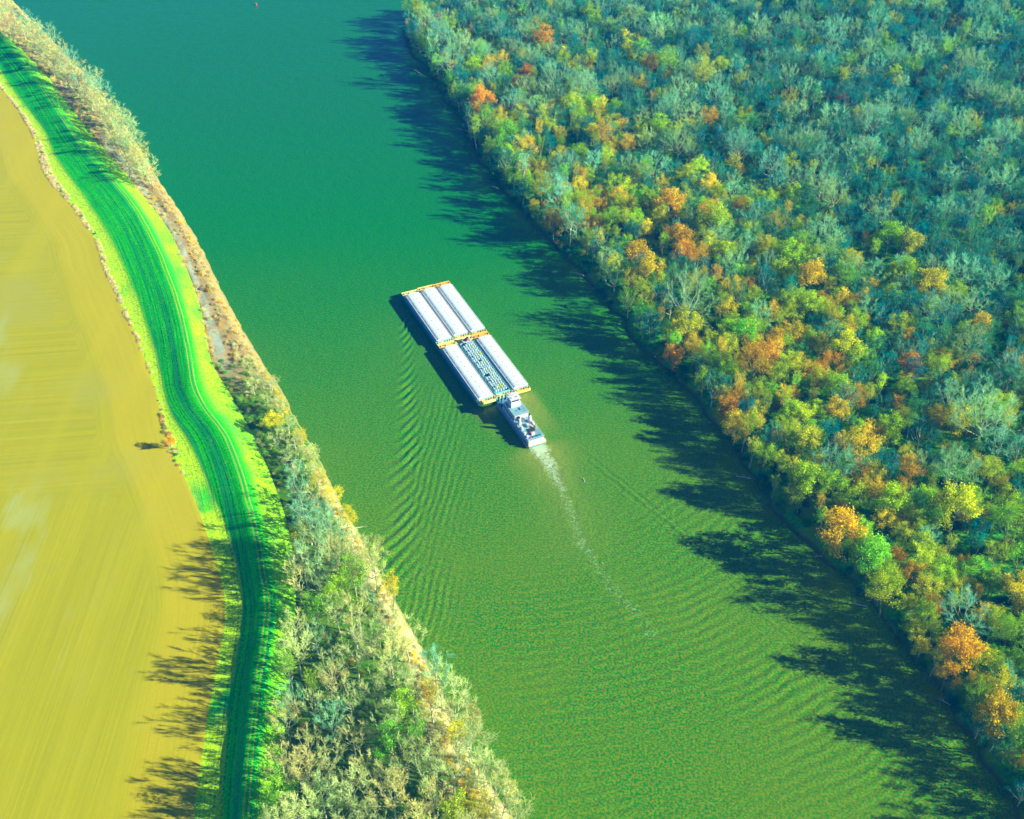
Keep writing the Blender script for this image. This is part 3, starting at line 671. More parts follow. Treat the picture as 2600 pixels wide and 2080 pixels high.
def plant(trees):
    for t in trees:
        px, py, w = project(t['x'], t['y'], t['z'] + SH[t['sp']][0] * t['zk'] * .6)
        t['px'], t['py'] = px, py
        vis = -30 < px < 2630 and -20 < py < 2120
        t['size'] = (t['k'] * SH[t['sp']][1] / w) if vis else 0
        if t.get('lone') or t['side'] == 'L': t['size'] *= 3
    for i, t in enumerate(trees):
        if i < len(NOTED) and t['size'] > 0: t['size'] *= 1.35
    order = sorted(trees, key=lambda t: -t['size'])
    single = [t for t in order[:296] if t['size'] > 0]; rest = [t for t in order if t not in single]
    used = set()
    for t in single:
        wm, cm, jm = SPECIES[t['sp']][t['v']]
        nm = {'dense': 'bare_tree', 'bare': 'bare_tree', 'broad': 'bare_tree', 'sparse': 'autumn_tree', 'leafy': 'autumn_tree', 'slim': 'slender_tree'}[t['sp']]
        r = empty(nm, (t['x'], t['y'], t['z']), t['r']); r.scale = (t['k'], t['k'], t['zk'])
        for nme, me in (('trunk', wm), ('crown', cm)):
            o = bpy.data.objects.new(nme, me); o.color = t['c'] + (1,); link(o, r)
        where = 'on the right bank' if t['side'] == 'R' else 'on the left bank'
        cx, cy = max(0, min(99, round(t['px'] / 26))), max(0, min(99, round(t['py'] / 20.8)))
        if t.get('lone'): lab = 'small orange-brown tree alone on the edge of the ploughed field'
        else:
            while (cx, cy, t['pal'], t['sp']) in used: cx += 1
            used.add((cx, cy, t['pal'], t['sp']))
            lab = f"{WORDS[t['pal']]} {SPW[t['sp']]} {where}, {cx} percent across and {cy} down"
        tag(r, lab, 'tree', 'trees of the right bank wood' if t['side'] == 'R' else 'trees along the left bank')
    return rest

def scatter(name, pts, templates, label=None):
    """one 'stuff' object: template meshes set out on points by geometry nodes. pts: (x, y, z, rot, sx, sz, index)"""
    colx = bpy.data.collections.new(name + '_kinds')
    for i, (me, c) in enumerate(templates):
        o = bpy.data.objects.new('%s_kind_%02d' % (name, i), me); o.color = tuple(c) + (1,); colx.objects.link(o)
    me = bpy.data.meshes.new(name); me.vertices.add(len(pts))
    P = np.array(pts, np.float32)
    me.vertices.foreach_set('co', P[:, :3].ravel())
    ra = me.attributes.new('rot', 'FLOAT_VECTOR', 'POINT'); rv = np.zeros((len(P), 3), np.float32); rv[:, 2] = P[:, 3]; ra.data.foreach_set('vector', rv.ravel())
    sa = me.attributes.new('scl', 'FLOAT_VECTOR', 'POINT'); sv = np.stack([P[:, 4], P[:, 4], P[:, 5]], 1); sa.data.foreach_set('vector', sv.ravel())
    ia = me.attributes.new('idx', 'INT', 'POINT'); ia.data.foreach_set('value', P[:, 6].astype(np.int32))
    tc = np.array([tuple(c) + (1,) for _, c in templates], np.float32)[P[:, 6].astype(int)]
    if P.shape[1] > 7: tc[:, :3] = P[:, 7:10]
    tc[:, :3] *= np.random.RandomState(2).uniform(.82, 1.18, (len(P), 1))
    ca = me.attributes.new('tint', 'FLOAT_COLOR', 'POINT'); ca.data.foreach_set('color', tc.ravel())
    ng = bpy.data.node_groups.new(name + '_scatter', 'GeometryNodeTree')
    ng.interface.new_socket('Geometry', in_out='INPUT', socket_type='NodeSocketGeometry'); ng.interface.new_socket('Geometry', in_out='OUTPUT', socket_type='NodeSocketGeometry')
    N = ng.nodes; Lk = ng.links
    gi = N.new('NodeGroupInput'); go = N.new('NodeGroupOutput'); ip = N.new('GeometryNodeInstanceOnPoints'); ci = N.new('GeometryNodeCollectionInfo')
    ci.inputs[0].default_value = colx; ci.inputs[1].default_value = True; ci.inputs[2].default_value = True
    def na(n_, t_):
        a = N.new('GeometryNodeInputNamedAttribute'); a.data_type = t_; a.inputs[0].default_value = n_; return a.outputs[0]
    Lk.new(gi.outputs[0], ip.inputs['Points']); Lk.new(ci.outputs[0], ip.inputs['Instance']); ip.inputs['Pick Instance'].default_value = True
    Lk.new(na('idx', 'INT'), ip.inputs['Instance Index']); Lk.new(na('rot', 'FLOAT_VECTOR'), ip.inputs['Rotation']); Lk.new(na('scl', 'FLOAT_VECTOR'), ip.inputs['Scale'])
    Lk.new(ip.outputs[0], go.inputs[0])
    o = link(bpy.data.objects.new(name, me)); md = o.modifiers.new('scatter', 'NODES'); md.node_group = ng
    return tag(o, label, None, None, 'stuff')

def build_woods():
    make_species()
    trees = place_forest(); rest = plant(trees)
    # the uncounted rest of the wood as one mass
    tmpl = []; key = {}
    for sp in SPECIES:
        for v in range(3):
            key[(sp, v)] = len(tmpl); tmpl.append((SPECIES[sp][v][2], (1, 1, 1)))
    pts = [(t['x'], t['y'], t['z'], t['r'], t['k'], t['zk'], key[(t['sp'], t['v'])]) + t['c'] for t in rest]
    print('TREES', len(trees), 'rest', len(rest))
    scatter('far_woods', pts, tmpl, 'mass of autumn woodland filling the right bank behind the nearer trees')
    rn = random.Random(3)
    # undergrowth of the wood
    bt = [(make_bush_mesh(40 + i, 2.2, 3.2, 260, 160, .5).mesh('bush', [M['mass_leaves'], M['mass_twigs']]), c) for i, c in
          enumerate([(.03, .34, .02), (.10, .46, .02), (.04, .32, .12), (.24, .42, .02), (.45, .42, .02), (.03, .28, .16)])]
    pts = []
    y = 215.0
    while y < 1200:
        xmax = (1300 / FPX) * math.hypot(y, CAMH) + 25; x = float(S_L(y)) + 1
        while x < xmax:
            xx, yy = x + rn.uniform(-3, 3), y + rn.uniform(-3, 3); d = xx - float(S_L(yy))
            if d > 1 and rn.random() < (.95 if d < 14 else .42):
                pts.append((xx, yy, float(right_height(xx, yy)) - .3, rn.uniform(0, 6.28), rn.uniform(.7, 1.5), rn.uniform(.6, 1.5), rn.choices(range(6), [4, 3, 4, 1.5, .7, 3])[0]))
            x += 5.2
        y += 5.2
    scatter('undergrowth', pts, bt, 'low green undergrowth and saplings beneath the trees of the right bank')
    # brush along the left bank
    bt = [(make_bush_mesh(60 + i, 1.8, 2.2, 60, 380, .4).mesh('brush', [M['mass_leaves'], M['mass_twigs']]), c) for i, c in
          enumerate([(.84, .76, .32), (.88, .70, .26), (.76, .80, .36), (.92, .68, .04), (.88, .74, .03), (.26, .58, .03)])]
    pts = []
    y = 232.0
    while y < 1125:
        a, w = float(R_L(y)), float(W_L(y)); x = a
        while x < w - 1.5:
            xx, yy = x + rn.uniform(-1.3, 1.3), y + rn.uniform(-1.3, 1.3); u = (xx - a) / max(w - a, 1)
            if 545 < y < 830:   # open scrub strip
                p = .85 if (u > .42 or u < .1) else .18
                wts = [3, 3, 2, .8 + 2.5 * (u > .6) * (vnoise(xx, yy, .03) > .05) + 2 * (u < .1), .4 + 2 * (u > .6) * (vnoise(xx, yy, .03) > .05), .1]
                sc = 1.0
            elif y < 545: p = .5 if u < .8 else .9; wts = [.3 + (u > .75), .02, .8, .02 + .7 * (u > .8), .3 + 1.5 * (u > .8), 6 * (u < .75)]; sc = 1.0
            else: p = .6; wts = [3, 1, 3, .4, 1, 2]; sc = 1.1
            if u < .03 : p *= .6
            if w - xx < 3.5: p *= .5; sc *= .7
            if rn.random() < p:
                k = rn.uniform(.4, 1.1) ** 1.3 * sc
                pts.append((xx, yy, float(left_height(np.float64(xx), np.float64(yy))) - .2, rn.uniform(0, 6.28), k, k * rn.uniform(.6, 1.2), rn.choices(range(6), wts)[0]))
            x += 2.5
        y += 2.5
    scatter('bank_brush', pts, bt, 'dry beige and orange brush covering the left river bank')
    # pale dead weeds between field and levee
    bt = [(make_bush_mesh(80 + i, 1.0, .7, 150, 40, .35, 2).mesh('weeds', [M['mass_leaves'], M['mass_twigs']]), c) for i, c in enumerate([(.98, .84, .46), (.95, .88, .44), (.80, .55, .12), (.14, .42, .03)])]
    pts = []
    for yy in np.arange(240, 1000, .5):
        f = float(F_L(yy)); _, py, _ = project(f, yy, LZ)
        dens = np.interp(py, [240, 300, 340, 450, 560, 700, 900, 1000, 1100, 1190, 1210, 2100], [.6, .9, 1, 1, .35, .4, .12, .08, .5, .3, .0, .0])
        wid = np.interp(py, [240, 330, 360, 450, 560, 900, 1090, 1130, 1190, 1220], [1, 2.2, 4.2, 4.6, 2.5, 1.2, 2.0, 6, 1.5, .5])
        for _ in range(3):
            if rn.random() < dens * .5 * (.5 + 2.2 * (float(vnoise(0, yy, .12)) + .3)):
                k = rn.uniform(.6, 1.3); warm = 1040 < py < 1200
                pts.append((f + rn.uniform(-.3, 1) * wid, yy, LZ, rn.uniform(0, 6.28), k, k, rn.choices(range(4), [1, 1, 5, 2] if warm else [5, 3, .8, .6])[0]))
    scatter('field_edge_weeds', pts, bt, 'pale dead weeds along the boundary of field and grass')

# ------------------------------------------------------------------ barges
DZ = 3.3
def build_barge(u0, v0, deck, bow_rake, stern_rake, label, open_hold=False, ends=('deck_tan',)):
    """u0 bow position, v0 port edge. local frame: x forward, y to port, origin at midship on the water"""
    Lb, Wb = 59.4, 10.6
    cx, cy = tow(u0 + Lb / 2, v0 + Wb / 2)
    r = empty('barge', (cx, cy, 0), HD); tag(r, label, 'barge', 'barges lashed together in the tow')
    h = MB(); hl, hw = Lb / 2, Wb / 2
    xb, xs = hl - (7 if bow_rake else 0.01), -hl + (6 if stern_rake else 0.01)
    prof = [(hl, DZ), (hl, DZ - 1.3), (xb, -1.6), (xs, -1.6), (-hl, DZ - 1.6 if stern_rake else -1.6), (-hl, DZ)]
    vs = [(x, -hw, z) for x, z in prof] + [(x, hw, z) for x, z in prof]; n = len(prof)
    h.add(vs, [tuple(range(n)), tuple(range(2 * n - 1, n - 1, -1))] + [(i + n, (i + 1) % n + n, (i + 1) % n, i) for i in range(n) if i != n - 1])
    for sy in (-1, 1):   # rubbing strake
        h.box(-hl + .5, hl - .5, sy * hw - .06 if sy < 0 else sy * hw, sy * hw if sy < 0 else sy * hw + .06, DZ - .7, DZ - .4)
    h.box(-hl - .004, -hl + .02, -hw + .1, hw - .1, DZ - 1.55, DZ - .02, 1)
    h.build('hull', [M['hull'], M['deck_pale' if label.find('orange') < 0 else 'deck_tan']], r)
    # deck: side decks and the two end decks
    hx0, hx1, hy = -hl + 2.2, hl - 6.4, 4.15
    d = MB(); d.box(hx0, hx1, hy, hw - .02, DZ, DZ + .03); d.box(hx0, hx1, -hw + .02, -hy, DZ, DZ + .03)
    d.box(hx0, hx1, hw - .14, hw - .02, DZ + .032, DZ + .16); d.box(hx0, hx1, -hw + .02, -hw + .14, DZ + .032, DZ + .16)
    d.build('side_deck', M['deck_edge'], r)
    e = MB(); e.box(hx1, hl - .01, -hw + .02, hw - .02, DZ, DZ + .05, 0, .01)
    e.box(hl - .35, hl - .02, -hw + .1, hw - .1, DZ + .052, DZ + .3); e.build('bow_deck', M[deck], r)
    e = MB(); e.box(-hl + .02, hx0, -hw + .02, hw - .02, DZ, DZ + .05, 0, .01); e.build('stern_deck', M[deck], r)
    c = MB(); t = .12; z1 = DZ + 1.25
    c.box(hx0, hx1, hy - t, hy, DZ + .034, z1); c.box(hx0, hx1, -hy, -hy + t, DZ + .034, z1)
    c.box(hx0, hx0 + t, -hy + t, hy - t, DZ + .052, z1); c.box(hx1 - t, hx1, -hy + t, hy - t, DZ + .052, z1)
    for i in range(28):   # stiffeners on the coaming sides
        x = hx0 + 1 + i * (hx1 - hx0 - 2) / 27
        c.box(x - .04, x + .04, hy, hy + .16, DZ + .034, z1 - .1); c.box(x - .04, x + .04, -hy - .16, -hy, DZ + .034, z1 - .1)
    if open_hold:
        c.box(hx0, hx1, hy - .02, hy + .24, z1, z1 + .1); c.box(hx0, hx1, -hy - .24, -hy + .02, z1, z1 + .1)
    c.build('coaming', M['coaming'], r)
    for sy in (-1, 1):
        g_ = MB(); a_, b_ = sorted((sy * (hy + .32), sy * (hy + .58)))
        if not open_hold: g_.box(hx0, hx1, a_, b_, z1 - .1, z1 + .5, 0, .03); g_.build('cover_rail', M['rail_white'], r)
    if open_hold:
        f = MB(); f.box(hx0 + t, hx1 - t, -hy + t, hy - t, DZ + .04, DZ + .3); f.build('hold_floor', M['hold'], r)
    else:
        ns = 10; Ls = (hx1 - hx0 + .3) / ns
        for i in range(ns):
            x0 = hx0 - .15 + i * Ls; x1 = x0 + Ls - .07; hi = .05 * (i % 2)
            m = MB(); W2 = hy + .12; cr = 1.12 + hi
            half = [(W2, z1 - .15), (W2, z1 + .02), (W2 - .28, z1 + .42 + hi), (W2 - .68, z1 + .78 + hi), (W2 - 1.5, z1 + .98 + hi), (W2 - 2.8, z1 + 1.09 + hi)]
            prof = [(-y_, z_) for y_, z_ in half] + [(0, z1 + cr)] + half[::-1]
            xsn = [x0, x0 + .12, x0 + .122, (x0 + x1) / 2 - .09, (x0 + x1) / 2 - .088, (x0 + x1) / 2 + .088, (x0 + x1) / 2 + .09, x1 - .122, x1 - .12, x1]
            zr = [.015, .015, 0, 0, .01, .01, 0, 0, .015, .015]; k = len(prof)
            vs = [(x_, y_, z_ + dz) for x_, dz in zip(xsn, zr) for y_, z_ in prof]
            fs = [(a * k + b_, a * k + b_ + 1, (a + 1) * k + b_ + 1, (a + 1) * k + b_) for a in range(len(xsn) - 1) for b_ in range(k - 1)]
            fs += [tuple(range(k))[::-1], tuple((len(xsn) - 1) * k + j for j in range(k))]
            m.add(vs, fs); hc = m.build('hatch_cover', M['cover'], r)
            vt = MB(); xm = (x0 + x1) / 2 + Ls * .22
            vt.cyl(xm, 0, z1 + cr + hi - .1, z1 + cr + hi + .22, .17, 10); vt.build('vent', M['dark'], hc)
            for sy in (1,):
                lg = MB(); lg.box(x1 - .3, x1 + .0, sy * (W2 - .7) - .18, sy * (W2 - .7) + .18, z1 + .5, z1 + .95, 0, .04); lg.build('lifting_lug', M['dark'], hc)
    # timberheads and fittings on deck
    def bitt(x, y_):
        b_ = MB(); b_.box(x - .55, x + .55, y_ - .22, y_ + .22, DZ + .05, DZ + .14)
        for s in (-.3, .3): b_.cyl(x + s, y_, DZ + .14, DZ + .75, .16, 10); b_.cyl(x + s, y_, DZ + .75, DZ + .83, .23, 10)
        b_.build('timberhead', M['dark'], r)
    for x, y_ in ((hl - 2.2, 4.3), (hl - 2.2, -4.3), (-hl + 1.1, 4.4), (-hl + 1.1, -4.4), (hl - 2.2, 1.4), (-hl + 1.1, -1.5)): bitt(x, y_)
    for y_ in (-2.9, 0, 2.9):
        m = MB(); m.cyl(-hl + 1.2, y_, DZ + .05, DZ + .35, .34, 10, bev=.06); m.build('manhole', M['rust'], r)
    return r

def build_tow():
    sp = 10.7
    build_barge(0, 21.4, 'deck_orange', True, False, 'front right barge with white covers and a bright orange bow deck')
    build_barge(-.3, 10.7, 'deck_tan', True, False, 'front middle barge with white covers and a tan bow deck')
    build_barge(.6, 0, 'deck_pale', True, False, 'front left barge with white covers and a pale yellow bow deck')
    build_barge(59.9, 21.4, 'deck_orange', False, True, 'rear right barge with white covers, its orange stern beside the towboat')
    build_barge(60.5, 0, 'deck_tan', False, True, 'rear left barge with white covers, its stern free beside the towboat')
    build_barge(59.6, 10.7, 'deck_pale', False, False, 'open middle barge carrying wrapped coils, pushed by the towboat', True)
    # coils standing in the open hold
    def coil_mesh(name, mat):
        m = MB(); n = 16; r = .72
        rings = [(0, r * .96), (.1, r), (1.35, r), (1.5, r * .9), (1.5, r * .34), (1.28, r * .3)]
        for z, q in rings:
            for j in range(n): m.v.append((q * math.cos(2 * PI * j / n), q * math.sin(2 * PI * j / n), z))
        for i in range(len(rings) - 1):
            for j in range(n): m.f.append((i * n + j, i * n + (j + 1) % n, (i + 1) * n + (j + 1) % n, (i + 1) * n + j)); m.mi.append(0)
        m.f.append(tuple((len(rings) - 1) * n + j for j in range(n))); m.mi.append(0)
        return m.mesh(name, mat)
    white = coil_mesh('coil', M['coil']); yel = coil_mesh('coil_y', M['coil_yellow'])
    rn = random.Random(9)
    ordn = ['first', 'second', 'third', 'fourth', 'fifth']
    skip = {(16, 0), (16, 1), (9, 2), (0, 0), (0, 1)}; yl = {(2, 3), (6, 3), (6, 4), (10, 3), (14, 3), (18, 3), (21, 3), (22, 3), (22, 2)}
    for i in range(24):
        for j in range(5):
            if (i, j) in skip: continue
            u = 67.6 + i * 2.04 + rn.uniform(-.12, .12); v = 10.7 + 5.1 + (j - 2) * 1.52 + rn.uniform(-.1, .1)
            x, y = tow(u, v); ye = (i, j) in yl
            lift = .9 if (j in (1, 2, 3) and i % 3 == 1 and not ye) else 0.0
            o = link(bpy.data.objects.new('coil', yel if ye else white)); o.location = (x, y, DZ + .3)
            o.rotation_euler = (0, 0, rn.uniform(0, 6))
            kk = rn.uniform(.94, 1.03); o.scale = (kk, kk, kk * (1.0 + lift * .35))
            tag(o, f"{'yellow-green' if ye else 'white'} wrapped coil in the open barge, row {i + 1} from front, {ordn[j]} from left", 'coil', 'wrapped coils in the open barge')
    # pallet and small red loader at the front of the hold
    x, y = tow(64.6, 17.0)
    r = empty('loading_platform', (x, y, DZ + .3), HD); tag(r, 'pale platform at the front of the open hold with a red machine on it', 'platform')
    m = MB(); m.box(-1.9, 2.2, -2.3, 2.6, 0, .9, 0, .06); m.build('base', M['deck_edge'], r)
    m = MB(); m.box(-3.2, -1.95, -2.0, 1.2, 0, .8, 0, .06); m.build('yellow_crate', M['coil_yellow'], r)
    m = MB(); m.box(-1.8, 2.1, 2.62, 3.0, 0, 1.2, 0, .05); m.build('side_panel', M['deck_tan'], r)
    x, y = tow(64.4, 17.1)
    r = empty('loader', (x, y, DZ + 1.21), HD); tag(r, 'small red loader with dark wheels on the pale platform in the open barge', 'loader')
    m = MB(); m.box(-1.2, 1.0, -.7, .7, .35, 1.2, 0, .08); m.box(-1.1, -.4, -.6, .6, 1.2, 1.5, 0, .05); m.build('body', M['red'], r)
    m = MB(); m.box(-.3, .7, -.55, .55, 1.22, 2.0, 0, .06); m.build('cab', M['glass'], r)
    m = MB(); m.box(1.02, 1.7, -.85, .85, .1, .6, 0, .05); m.build('bucket', M['dark'], r)
    for sx in (-.75, .65):
        for sy in (-.9, .9):
            m = MB(); m.tube([(sx, sy - .18, .42), (sx, sy + .18, .42)], .42, 12, 0, True); m.build('wheel', M['dark'], r)

# ------------------------------------------------------------------ towboat
def build_towboat():
    cx, cy = tow(141.2, 15.6)
    r = empty('towboat', (cx, cy, 0), HD); tag(r, 'white towboat pushing the barges, pilothouse forward, funnels and gear aft', 'towboat')
    hl, hw = 20.6, 5.6
    W_, D_ = M['white'], M['grey_deck']
    h = MB()
    out = [(hl, 3.9), (hl, -3.9), (hl - 1.4, -hw), (-hl + 1, -hw), (-hl, -hw + .8), (-hl, hw - .8), (-hl + 1, hw), (hl - 1.4, hw)]
    vs = [(x * (1 if z > 0 else .985), y, z) for z in (-1.2, 1.5) for x, y in out]; n = 8
    h.add(vs, [(i + n, (i + 1) % n + n, (i + 1) % n, i) for i in range(n)] + [tuple(range(n, 2 * n))[::-1], tuple(range(n))])
    h.build('hull', M['blue_deck'], r)
    # orange-yellow rub rail round the stern
    f = MB(); loop = [(-hl + 6, hw + .05), (-hl + 1, hw + .05), (-hl - .1, hw - .8), (-hl - .1, -hw + .8), (-hl + 1, -hw - .05), (-hl + 6, -hw - .05)]
    f.tube([(x, y, 1.35) for x, y in loop], .22, 8); f.build('stern_fender', M['fender'], r)
    k = MB()
    for y in (-3.1, -1.1, 1.1, 3.1):
        k.box(hl, hl + .6, y - .35, y + .35, -.2, 4.6, 0, .06)
    k.build('push_knee', M['blue_deck'], r)
    # main deckhouse from the foredeck to the stern
    a = MB(); a.box(-hl + 1.3, 13.5, -4.45, 4.45, 1.504, 4.3, 0, .05); a.build('main_deckhouse', W_, r)
    a = MB(); a.box(-hl + 1.1, 14.2, -4.75, 4.75, 4.302, 4.46); ad = a.build('boat_deck', D_, r)
    def windows(par, x0, x1, n_, y, z0, z1, w=.7):
        for i in range(n_):
            x = x0 + (x1 - x0) * (i + .5) / n_; m = MB()
            m.box(x - w / 2, x + w / 2, min(y, y + .04 * (1 if y > 0 else -1)), max(y, y + .04 * (1 if y > 0 else -1)), z0, z1); m.build('window', M['glass'], par)
    dh = bpy.data.objects.get('main_deckhouse')
    windows(dh, -16, 12, 11, 4.452, 2.7, 3.5); windows(dh, -16, 12, 11, -4.452, 2.7, 3.5)
    # bulwark screen right aft, white and sunlit
    a = MB(); a.box(-hl + .25, -hl + .37, -4.9, 4.9, 1.504, 3.6); a.box(-hl + .37, -hl + 3.5, 4.8, 4.9, 1.504, 2.7); a.box(-hl + .37, -hl + 3.5, -4.9, -4.8, 1.504, 2.7)
    a.build('stern_bulwark', W_, r)
    # upper house
    a = MB(); a.box(-1.0, 10.2, -4.0, 4.0, 4.462, 7.3, 0, .05); uh = a.build('upper_deckhouse', W_, r)
    windows(uh, 0, 9.5, 5, 4.002, 5.6, 6.5, .8); windows(uh, 0, 9.5, 5, -4.002, 5.6, 6.5, .8)
    m = MB(); m.box(-1.05, -1.0, 1.6, 2.5, 4.5, 6.5); m.build('door', M['glass'], uh)
    a = MB(); a.box(-1.3, 10.9, -4.4, 4.4, 7.302, 7.44); a.build('texas_roof', D_, r)
    a = MB(); a.box(2.2, 4.4, -1.2, -.9, 7.442, 7.9); a.box(2.0, 2.4, .4, 1.3, 7.442, 7.95); a.box(6, 6.3, -3.4, -2.9, 7.442, 8.0); a.build('roof_locker', M['blue_deck'], r)
    # pilothouse
    a = MB(); a.box(5.8, 11.5, -2.9, 2.9, 7.442, 9.6, 0, .05); ph0 = a.build('pilothouse_base', W_, r)
    a = MB(); a.box(6.6, 11.2, -2.5, 2.5, 9.602, 12.0, 0, .05); ph = a.build('pilothouse', W_, r)
    g = MB(); g.box(11.2, 11.24, -2.2, 2.2, 10.5, 11.6); g.box(6.56, 6.6, -2.2, 2.2, 10.5, 11.6); g.box(6.9, 10.9, 2.5, 2.54, 10.5, 11.6); g.box(6.9, 10.9, -2.54, -2.5, 10.5, 11.6); g.build('window', M['glass'], ph)
    a = MB(); a.box(6.0, 12.1, -3.1, 3.1, 12.002, 12.2, 0, .03); pr = a.build('pilothouse_roof', W_, ph)
    a = MB(); a.cyl(9.8, 0, 12.202, 15.8, .09, 6); a.box(9.7, 9.9, -1.3, 1.3, 14.2, 14.35); a.box(9.0, 10.6, -.12, .12, 13.4, 13.6); a.cyl(8, 1.6, 12.202, 12.9, .35, 12, bev=.15); a.cyl(8, -1.7, 12.202, 12.8, .28, 12, bev=.1)
    a.build('radar_mast', W_, r)
    for sy in (-2.0, 0, 2.0):
        a = MB(); a.cyl(11.6, sy, 12.202, 12.5, .12, 8); a.tube([(11.4, sy, 12.7), (11.9, sy, 12.7)], .28, 10, 0, True); a.build('searchlight', W_, r)
    a = MB(); a.box(10.9, 14.1, -3.6, 3.6, 4.462, 5.9, 0, .05); a.build('forward_house', W_, r)
    # foredeck gear
    for x, y in ((16.4, 3.4), (16.4, -3.4)):
        a = MB(); a.box(x - .8, x + .8, y - .6, y + .6, 1.504, 1.8); a.tube([(x, y - .5, 2.2), (x, y + .5, 2.2)], .45, 12, 0, True); a.build('winch', M['dark'], r)
    for x, y in ((19.2, 2.6), (19.2, -2.6), (-19.7, 4.2), (-19.7, -4.2)):
        a = MB(); a.cyl(x - .3, y, 1.504, 2.3, .18, 10); a.cyl(x + .3, y, 1.504, 2.3, .18, 10); a.build('bitt', M['dark'], r)
    # funnels: casing with a dark exhaust on top
    for y in (-2.9, 3.1):
        a = MB(); a.cyl(-5.0, y, 4.462, 8.6, 1.05, 14, bev=.2, r2=.85); fu = a.build('funnel', W_, r)
        b = MB(); b.cyl(-5.0, y, 8.602, 9.5, .4, 10); b.build('exhaust_pipe', M['dark'], fu)
    # gear on the boat deck
    for x, y, lx, ly, lz in ((-2.8, 0, 1.0, .8, 1.4), (-8.2, -.4, 1.3, .7, 1.1), (-9.3, 3.6, .9, .6, 1.6), (-13.6, 3.9, .6, .5, 1.0), (-16.2, 3.6, .7, .6, .9), (-15.8, .3, .4, .9, 1.5), (-7.6, -3.6, 1.2, .5, 1.2)):
        a = MB(); a.box(x - lx, x + lx, y - ly, y + ly, 4.462, 4.462 + lz, 0, .08); a.build('deck_locker', W_, r)
    a = MB(); a.box(-14.6, -13.9, -.2, 1.3, 4.462, 5.2, 0, .05); a.build('life_raft', M['red'], r)
    for y in (-1.6, .9, -2.9):
        a = MB(); a.box(-18.2, -17.3, y - .6, y + .6, 4.462, 5.1, 0, .05); a.build('deck_box', M['hull'], r)
    a = MB(); a.box(-18.0, -17.4, 2.0, 2.8, 4.462, 5.0, 0, .05); a.build('red_box', M['red'], r)
    # skylight well
    a = MB(); a.box(-13.2, -10.6, -2.6, 1.6, 4.462, 4.75, 0, .05); a.build('engine_hatch', M['dark'], r)
    # davit crane
    a = MB(); a.cyl(-11.6, -3.6, 4.462, 7.4, .22, 8); a.tube([(-11.6, -3.6, 7.3), (-14.6, -2.2, 8.3), (-16.2, -1.2, 7.6)], .14, 6); a.build('crane', M['fender'], r)
    a = MB(); a.tube([(-4.2, .1, 4.5), (-4.2, .1, 10.4)], .08, 6); a.tube([(-4.2, -1.2, 9.6), (-4.2, 1.4, 9.6)], .05, 5); a.build('signal_mast', W_, r)
    # handrails
    def rail(name, pts, z, hgt=1.05):
        m = MB(); 
        for q in (hgt, hgt * .5): m.tube([(x, y, z + q) for x, y in pts], .045, 4)
        for (x0, y0), (x1, y1) in zip(pts[:-1], pts[1:]):
            k_ = max(1, int(math.hypot(x1 - x0, y1 - y0) / 1.5))
            for i in range(k_ + 1):
                t = i / k_; x, y = x0 + (x1 - x0) * t, y0 + (y1 - y0) * t; m.tube([(x, y, z), (x, y, z + hgt)], .04, 4)
        m.build(name, W_, r)
    rail('boat_deck_railing', [(-1.5, 4.6), (-19.3, 4.6), (-19.3, -4.6), (-1.5, -4.6)], 4.46)
    rail('texas_railing', [(5.5, 4.3), (-1.2, 4.3), (-1.2, -4.3), (5.5, -4.3)], 7.44)
    rail('main_deck_railing', [(14.5, 5.4), (-15.0, 5.4)], 1.5); rail('main_deck_railing', [(14.5, -5.4), (-15.0, -5.4)], 1.5)
    a = MB()
    for i in range(12):   # stair from the main deck
        a.box(14.4 - i * .28, 14.7 - i * .28, 3.7, 4.5, 1.6 + i * .23, 1.66 + i * .23)
    a.box(11.2, 14.8, 3.62, 3.68, 1.6, 4.3); a.build('stairway', M['deck_edge'], r)
    # tender on deck: white skiff
    cx2, cy2 = tow(141.2 + 8.6, 15.6 + 2.4)
    s = empty('skiff', (cx2, cy2, 4.48), HD + .15); tag(s, 'small white skiff stowed on the towboat roof aft of the funnels', 'skiff')
    a = MB(); xs = np.linspace(-2.2, 2.4, 9)
    hwid = [.75, .85, .9, .92, .9, .82, .65, .4, .06]
    ring = lambda x, w: [(x, -w, .75), (x, -w * .8, .2), (x, 0, .03), (x, w * .8, .2), (x, w, .75), (x, w * .85, .7), (x, w * .65, .28), (x, 0, .2), (x, -w * .65, .28), (x, -w * .85, .7)]
    vs = [p for x, w in zip(xs, hwid) for p in ring(x, w)]
    a.add(vs, [(i * 10 + j, i * 10 + (j + 1) % 10, (i + 1) * 10 + (j + 1) % 10, (i + 1) * 10 + j) for i in range(8) for j in range(10)] + [tuple(range(10))])
    a.build('hull', W_, s)
    for q in (-1.0, .4):
        a = MB(); a.box(q - .15, q + .15, -.62, .62, .5, .56); a.build('seat', M['deck_tan'], s)
    a = MB(); a.box(-2.6, -2.25, -.18, .18, .3, 1.15, 0, .04); a.build('outboard_motor', M['dark'], s)

